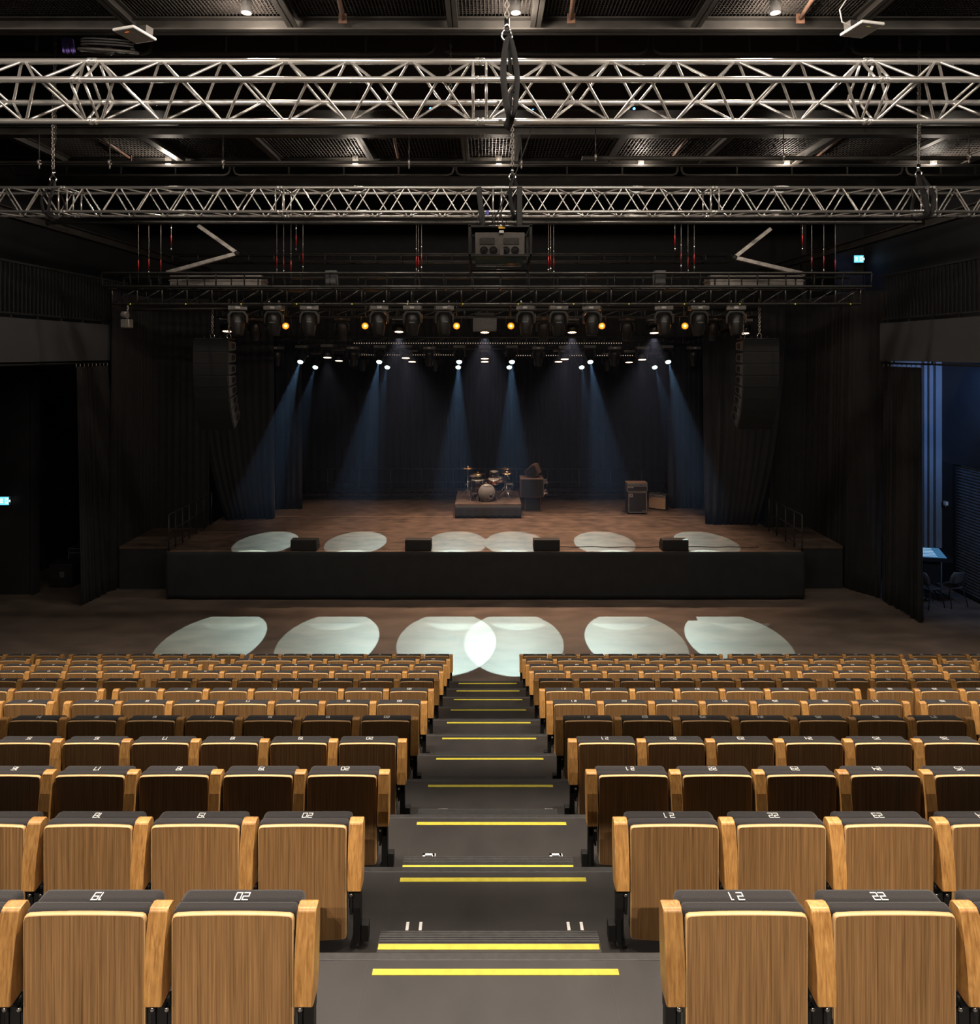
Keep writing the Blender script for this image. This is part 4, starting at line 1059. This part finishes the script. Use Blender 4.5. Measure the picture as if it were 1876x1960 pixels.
# amber blinders
for k, px in enumerate((547, 699, 874, 978, 1152, 1311)):
    d = 17.6; x = PX(px, d); z = PZ(624, d)
    t = thing('amber_lamp', 'small round lamp glowing amber behind the large moving heads, %s from the left' % ORD[k + 1], 'stage light', (x, d, z), group='amber lamps')
    MB().lathe([(.04, .16), (.09, .12), (.10, -.01), (.085, -.015), (.08, .0)], (0, 0, 0), 'Y', 20).build('housing', M_HEAD, t)
    MB().lathe([(.001, -.006), (.078, -.004), (.08, .01)], (0, 0, 0), 'Y', 20).build('lens', E_ORNG, t)
    MB().lathe([(.001, -.012), (.035, -.01), (.035, .0)], (0, 0, 0), 'Y', 14).build('bulb', E_ORNG2, t)
    MB().path([(-.12, .08, 0), (-.12, .08, .25), (.12, .08, .25), (.12, .08, 0)], .012, 6).tube((0, .08, .25), (0, .08, PZ(607, 17.6) - z + .45), .014, 6).build('yoke', M_HEAD, t)
    l = bpy.data.lights.new('amber_glow', 'POINT'); l.energy = 3.2; l.color = (1, .35, .06); l.shadow_soft_size = .05
    o = bpy.data.objects.new('amber_glow', l); COL.objects.link(o); o.location = (x, d - .12, z)
# small blue leds by the near truss
for k, (px, py) in enumerate(((683, 210), (824, 208), (1020, 211), (1214, 208))):
    t = thing('sensor_lamp', 'tiny blue lit lamp seen through the near truss, %s from the left' % ORD[k + 1], 'light', (PX(px, 13.2), 13.2, PZ(py, 13.2)), group='tiny blue lamps')
    MB().lathe([(.001, -.02), (.02, -.015), (.025, .01)], (0, 0, 0), 'Y', 10).build('lens', E_BLUE, t)
    MB().box(-.05, .05, .01, .1, -.06, .05, .008).tube((0, .05, .05), (0, .05, .4), .01, 6).build('housing', M_BLKM, t)
# hanging motor at the left grid end
t = thing('hoist_motor', 'grey chain hoist motor hanging under the left end of the lighting grid', 'hoist', (PX(243, 15.4), 15.4, PZ(628, 15.4)))
MB().box(-.1, .1, -.1, .1, 0, .2, .02).build('housing', M_ALU2, t)
MB().lathe([(.06, -.12), (.08, -.1), (.08, .02)], (.0, 0, .3), 'X', 14).build('drum', M_HEADL, t)
chain_links(MB(), .02, 0, .38, .55, .05, .007).build('chain', M_ALU2, t)
tag(MB().tube((PX(255, 15.6), 15.6, PZ(592, 15.6)), (PX(460, 15.6), 15.6, PZ(589, 15.6)), .04, 10).build('rigging_pipe', M_BEAM), 'short pipe under the left end of the lighting grid', 'pipe', 'rigging pipes')

# ------------------------------------------------------------------ line arrays
def array(label, xa, xb, sx):
    y0, ztop = 15.7, 6.5
    t = thing('line_array', label, 'loudspeaker', ((xa + xb) / 2, y0, ztop), group='hanging line arrays')
    W = (xb - xa) / 2; H = .275
    MB().box(-W, W, .05, .45, 0, .035, .004).box(-W * .5, -W * .4, .1, .14, .03, .09).box(W * .4, W * .5, .1, .14, .03, .09).build('rigging_frame', M_BLKM, t)
    y, z = 0., -.01
    for k, ang in enumerate((0, 0, 2, 5, 10, 16, 24, 32)):
        a = math.radians(ang)
        b = MB()
        b.prism([(0, 0), (0, -H + .004), (.5, -H + .05), (.5, -.05)], -W, W, 'YZ', .006)
        b.xf(Matrix.Rotation(a, 4, 'X')); b.xf(Matrix.Translation((0, y, z)))
        o = b.build('cabinet', M_CAB, t)
        g = MB().box(-W + .015, W - .015, -.006, .003, -H + .018, -.014, .002)
        g.xf(Matrix.Rotation(a, 4, 'X')); g.xf(Matrix.Translation((0, y, z))); g.build('grille', M_GRILLE, o)
        for s in (-1, 1):
            p = MB(); p.prism([(.05, -.012), (.46, -.055), (.48, -.07), (.48, -H + .07), (.46, -H + .055), (.05, -H + .016)], s * W - (.0 if s > 0 else .008), s * W + (.008 if s > 0 else .0), 'YZ')
            p.xf(Matrix.Rotation(a, 4, 'X')); p.xf(Matrix.Translation((0, y, z))); p = p.build('side_plate', M_CABSIDE, o)
            q = MB(); q.prism([(.22, -.09), (.26, -.07), (.40, -.075), (.43, -.1), (.43, -H + .1), (.40, -H + .075), (.26, -H + .07), (.22, -H + .09)], s * (W + .008) - .004, s * (W + .008) + .004, 'YZ')
            q.xf(Matrix.Rotation(a, 4, 'X')); q.xf(Matrix.Translation((0, y, z))); q.build('handle_recess', M_BLACK, o)
        y += H * math.sin(a); z -= H * math.cos(a)
    for x in (-.05, .34) if sx < 0 else (-.34, .05):
        c = MB(); chain_links(c, x, .25, .16, .95, .06, .009)
        c.build('chain', M_ALU2, t)
        MB().path([(x + .05 * math.cos(a), .25, .09 + .06 * math.sin(a)) for a in [k * 2 * PI / 12 for k in range(12)]], .012, 6, closed=True).build('shackle', M_CHROME, t)
array('hanging black line array of stacked speakers left of the stage', PX(369, 15.7), PX(436, 15.7), -1)
array('hanging black line array of stacked speakers right of the stage', PX(1424, 15.7), PX(1492, 15.7), 1)

# ------------------------------------------------------------------ downlights
def can(label, x, y, z, group):
    t = thing('downlight', label, 'light', (x, y, z), group=group)
    MB().lathe([(.055, 0), (.062, 0), (.062, .30), (.02, .31)], (0, 0, 0), 'Z', 20).build('housing', M_HEADL if y > 12 else M_HEAD, t)
    MB().lathe([(.001, .012), (.055, .01), (.056, .03)], (0, 0, 0), 'Z', 20).build('lens', E_CAN, t)
    MB().tube((0, 0, .3), (0, 0, .42), .012, 6).build('stem', M_HEAD, t)
WHT = (1, .86, .72)
for k, px in enumerate((475, 987, 1480)):
    x = PX(px, 8.06); can('black downlight can lit at its mouth near the top edge, %s from the left' % ORD[k + 1], x, 8.0, ZB, 'near downlights')
    spot('downlight_lamp', (x, 8.0, ZB - .02), (x, 8.0, 0), 60, WHT, math.radians(80), .45, .035)
for k, px in enumerate((322, 680, 955, 1227, 1506, 1787)):
    x = PX(px, 14.4); can('small downlight can on the far ceiling beam, %s from the left' % ORD[k + 1], x, 14.4, ZB, 'far downlights')
    spot('downlight_lamp', (x, 14.4, ZB - .02), (x, 14.3, 0), 110, WHT, math.radians(120), .8, .045)
# rows of lamps above and behind the camera position
for x in (-8.4, -5.4, -2.55, .35, 3.3, 6.2, 9.0):
    spot('downlight_lamp', (x, 5.0, ZB), (x, 5.6, 0), 1400, WHT, math.radians(88), .3, .02)
for x in (-5.4, -2.6, .3, 3.3, 6.2):
    spot('downlight_lamp', (x, -5.0, 11.0), (x, 2.8, 4.0), 1750, WHT, math.radians(50), .25, .02)

def glow(x, y, z, e):  # added point lights that brighten trusses, steelwork and seat backs
    l = bpy.data.lights.new('lamp_spill', 'POINT'); l.energy = e; l.color = WHT; l.shadow_soft_size = .13
    o = bpy.data.objects.new('lamp_spill', l); COL.objects.link(o); o.location = (x, y, z)
for x in (-3.5, 3.8): glow(x, -2.4, 9.0, 62)  # plain fill for the shaded seat backs, no lamp at these points
for x in (-8.4, -5.4, -2.55, .35, 3.3, 6.2, 9.0): glow(x, 5.0, ZB - .12, 210)
for px in (475, 987, 1480): glow(PX(px, 8.06), 8.0, ZB - .06, 95)
for px in (322, 680, 955, 1227, 1506, 1787): glow(PX(px, 14.4), 14.4, ZB - .06, 75)
# ------------------------------------------------------------------ side areas
b = thing('exit_sign', 'lit blue-green exit sign low on the left wall panel', 'sign', (PX(8.5, 17.3), 17.3, PZ(967, 17.3)), group='exit signs')
def exit_face(b, W, H, arrow=-1):
    MB().box(-W / 2, W / 2, 0, .06, 0, H, .004).build('housing', M_HEADL, b)
    f = MB().box(-W / 2 + .008, W / 2 - .008, -.006, 0, .008, H - .008).build('face', E_SIGN, b)
    m = MB(); s = H / .24
    # running figure, door and arrow
    m.box(.03 * s, .09 * s, -.009, -.007, .05 * s, .07 * s).box(.03 * s, .045 * s, -.009, -.007, .05 * s, .19 * s).box(.09 * s, .105 * s, -.009, -.007, .05 * s, .19 * s).box(.03 * s, .105 * s, -.009, -.007, .175 * s, .19 * s)
    for z in (.07, .115, .16): m.box(-.12 * s, -.04 * s, -.009, -.007, z * s, (z + .018) * s)
    m.prism([(.13 * s, .12 * s), (.165 * s, .16 * s), (.165 * s, .08 * s)], -.009, -.007)
    m.build('pictogram', E_SIGNW, f)
exit_face(b, .24, .22)
b = thing('exit_sign', 'lit blue exit sign above the door at the right balcony end', 'sign', (PX(1644, 21.5), 21.5, PZ(503, 21.5)), (0, 0, -.1), 'exit signs')
exit_face(b, .3, .24)
MB().tube((0, .03, .24), (0, .03, .6), .01, 6).build('hanger', M_BLKM, b)
d1 = MB().box(11.3, 12.2, 21.9, 22.0, 6.2, 10.6); d1.box(10.2, 10.35, 21.9, 22.0, 6.2, 10.6)
struct(d1.build('wall_upper_right', M_WALL), 'dark wall at the end of the right balcony', 'wall')
dr = struct(MB().box(11.35, 12.15, 21.84, 21.9, 6.4, 8.75, .004).build('door_1', M_GREYW), 'blue lit door at the far end of the right balcony', 'door')
MB().box(11.28, 11.34, 21.8, 21.9, 6.4, 8.85).box(12.16, 12.2, 21.8, 21.9, 6.4, 8.85).box(11.28, 12.2, 21.8, 21.9, 8.77, 8.85).build('door_frame', M_GREYW, dr)
MB().tube((11.5, 21.78, 7.4), (11.5, 21.78, 7.7), .014, 6).build('door_handle', M_CHROME, dr)

def side_chair(label, x, y, rz):
    t = thing('stacking_chair', label, 'chair', (x, y, 0), (0, 0, rz), 'stacking chairs by the shutter')
    m = MB(); V = []
    for j in range(7):
        v = j / 6; V.append([m.bm.verts.new(((-1 + 2 * i / 10) * (.23 - .03 * v * v), -.2 + .42 * v, .46 + .03 * math.cos(v * 5) * .5 + .02 * ((-1 + 2 * i / 10) ** 2))) for i in range(11)])
    for j in range(6):
        for i in range(10): m._f([V[j][i], V[j][i + 1], V[j + 1][i + 1], V[j + 1][i]], True)
    o = m.build('seat', M_CHAIRP, t); o.modifiers.new('thick', 'SOLIDIFY').thickness = .012
    m = MB(); V = []
    for j in range(7):
        v = j / 6; V.append([m.bm.verts.new(((-1 + 2 * i / 10) * (.21 + .02 * math.sin(v * PI) - .05 * max(0, v - .7) / .3), .23 + .08 * v - .05 * ((-1 + 2 * i / 10) ** 2), .56 + .32 * v)) for i in range(11)])
    for j in range(6):
        for i in range(10): m._f([V[j][i], V[j][i + 1], V[j + 1][i + 1], V[j + 1][i]], True)
    o = m.build('backrest', M_CHAIRP, t); o.modifiers.new('thick', 'SOLIDIFY').thickness = .012
    for sx in (-1, 1):
        MB().tube((sx * .2, -.17, .45), (sx * .25, -.24, 0), .011, 6).build('leg', M_BLKM, t)
        MB().tube((sx * .2, .17, .45), (sx * .25, .28, 0), .011, 6).build('leg', M_BLKM, t)
        MB().path([(sx * .2, .17, .45), (sx * .2, .25, .55), (sx * .18, .31, .8)], .01, 6).build('back_strut', M_BLKM, t)
    return t
side_chair('dark shell chair standing in front of the roller shutter', 11.45, 16.75, PI + .25)
side_chair('dark shell chair half hidden behind the right curtain', 10.85, 16.65, PI / 2 + .3)
t = thing('mixing_console', 'small mixing desk with a lit sloping screen on a wheeled stand beside the chairs', 'console', (11.35, 17.35, 0), (0, 0, -.2))
m = MB().prism([(-.28, 1.02), (.25, 1.16), (.28, 1.10), (-.28, .94)], -.42, .42, 'YZ', .006).build('desk', M_BLKM, t)
sc_ = MB().prism([(-.24, 1.034), (.22, 1.157), (.22, 1.162), (-.24, 1.039)], -.33, .3, 'YZ').build('screen', E_SCREEN, t)
mm = MB()
for k in range(6): mm.prism([(-.2 + k * .07, 1.052 + k * .0186), (-.17 + k * .07, 1.060 + k * .0186), (-.17 + k * .07, 1.062 + k * .0186), (-.2 + k * .07, 1.054 + k * .0186)], -.28, .1, 'YZ')
mm.build('screen_rows', E_ROWS, sc_)
MB().box(-.2, .2, -.15, .15, .25, .95, .01).build('cabinet', M_BLKM, t)
for a in range(5): MB().tube((0, 0, .25), (.32 * math.cos(a * 1.257), .32 * math.sin(a * 1.257), .05), .018, 6).build('stand_leg', M_BLKM, t)
t = thing('flight_case', 'small black flight case with metal edges in the left side passage', 'case', (-11.45, 19.0, 0))
MB().box(-.2, .2, 0, .5, .1, .72, .01).build('body', M_CAB, t)
m = MB()
for x in (-.2, .2):
    for z in (.1, .72): m.box(x - .012, x + .012, -.012, .5, z - .012, z + .012)
    m.box(x - .012, x + .012, -.012, .012, .1, .72)
for z in (.1, .60, .72): m.box(-.2, .2, -.012, .012, z - .01, z + .01)
m.build('edge_trim', M_ALU2, t)
for x in (-.15, .15): MB().lathe([(.02, -.015), (.045, -.013), (.045, .013), (.02, .015)], (x, .05, .045), 'X', 14).build('caster', M_BLKM, t)
t = thing('speaker_cabinet', 'black cabinet with a small white label standing by the left wall panel', 'loudspeaker', (-11.2, 17.9, 0))
MB().box(-.3, .3, 0, .5, .02, .62, .012).build('cabinet', M_CAB, t)
MB().box(-.02, .10, -.004, 0, .28, .42).build('label_plate', M_CABSIDE, t)
MB().box(-.27, .27, .0, -.003, .05, .25).build('grille', M_GRILLE, t)
# pilaster lines on left wall
struct(MB().box(-11.62, -11.55, 17.36, 17.4, 0, 6).build('trim_1', M_WALL), 'dark vertical trim on the left wall panel', 'trim')

# ------------------------------------------------------------------ more light: blue work light on the right, faint fills
def area(name, loc, tgt, power, col, sx, sy):
    l = bpy.data.lights.new(name, 'AREA'); l.shape = 'RECTANGLE'; l.size = sx; l.size_y = sy; l.energy = power; l.color = col
    o = bpy.data.objects.new(name, l); COL.objects.link(o); o.location = loc
    o.rotation_euler = (Vector(tgt) - Vector(loc)).to_track_quat('-Z', 'Y').to_euler()
    return o
spot('blue_work_light', (11.6, 15.2, 5.8), (11.95, 18.2, 4.6), 300, (.20, .42, 1), math.radians(70), .8, .08)
spot('blue_work_light', (11.2, 12.6, 4.6), (12.2, 16.4, 1.9), 300, (.3, .52, 1), math.radians(70), .8, .08)
spot('blue_work_light', (11.0, 20.4, 10.0), (11.7, 21.9, 7.6), 26, (.05, .3, 1), math.radians(80), .6, .05)

# haze over the stage
hz = MB().box(-9.0, 9.0, 13.2, 24.0, 1.2, 6.9).build('haze', None) if False else None
m = MB().box(-8.4, 8.4, 17.06, 24.0, 1.25, 6.6)
vm = bpy.data.materials.new('stage_haze'); vm.use_nodes = True
nt = vm.node_tree; nt.nodes.clear()
ou = nt.nodes.new('ShaderNodeOutputMaterial'); vs = nt.nodes.new('ShaderNodeVolumeScatter')
vs.inputs['Color'].default_value = (.36, .53, 1, 1); vs.inputs['Density'].default_value = .0048; vs.inputs['Anisotropy'].default_value = .1
nt.links.new(vs.outputs[0], ou.inputs['Volume'])
hz = m.build('haze', vm); hz['kind'] = 'stuff'; tag(hz, 'thin blue haze in the air above the stage', 'haze')

# world: faint ambient
wd = bpy.data.worlds.new('world'); SC.world = wd; wd.use_nodes = True
bg = wd.node_tree.nodes['Background']; bg.inputs[0].default_value = (1, .93, .86, 1); bg.inputs[1].default_value = .01
SC.cycles.use_denoising = True; SC.cycles.use_adaptive_sampling = True; SC.cycles.adaptive_threshold = .06; SC.cycles.time_limit = 1150
SC.cycles.max_bounces = 4; SC.cycles.diffuse_bounces = 1; SC.cycles.glossy_bounces = 2; SC.cycles.volume_bounces = 0
SC.cycles.transparent_max_bounces = 4; SC.cycles.caustics_reflective = False; SC.cycles.caustics_refractive = False
SC.cycles.sample_clamp_indirect = 4
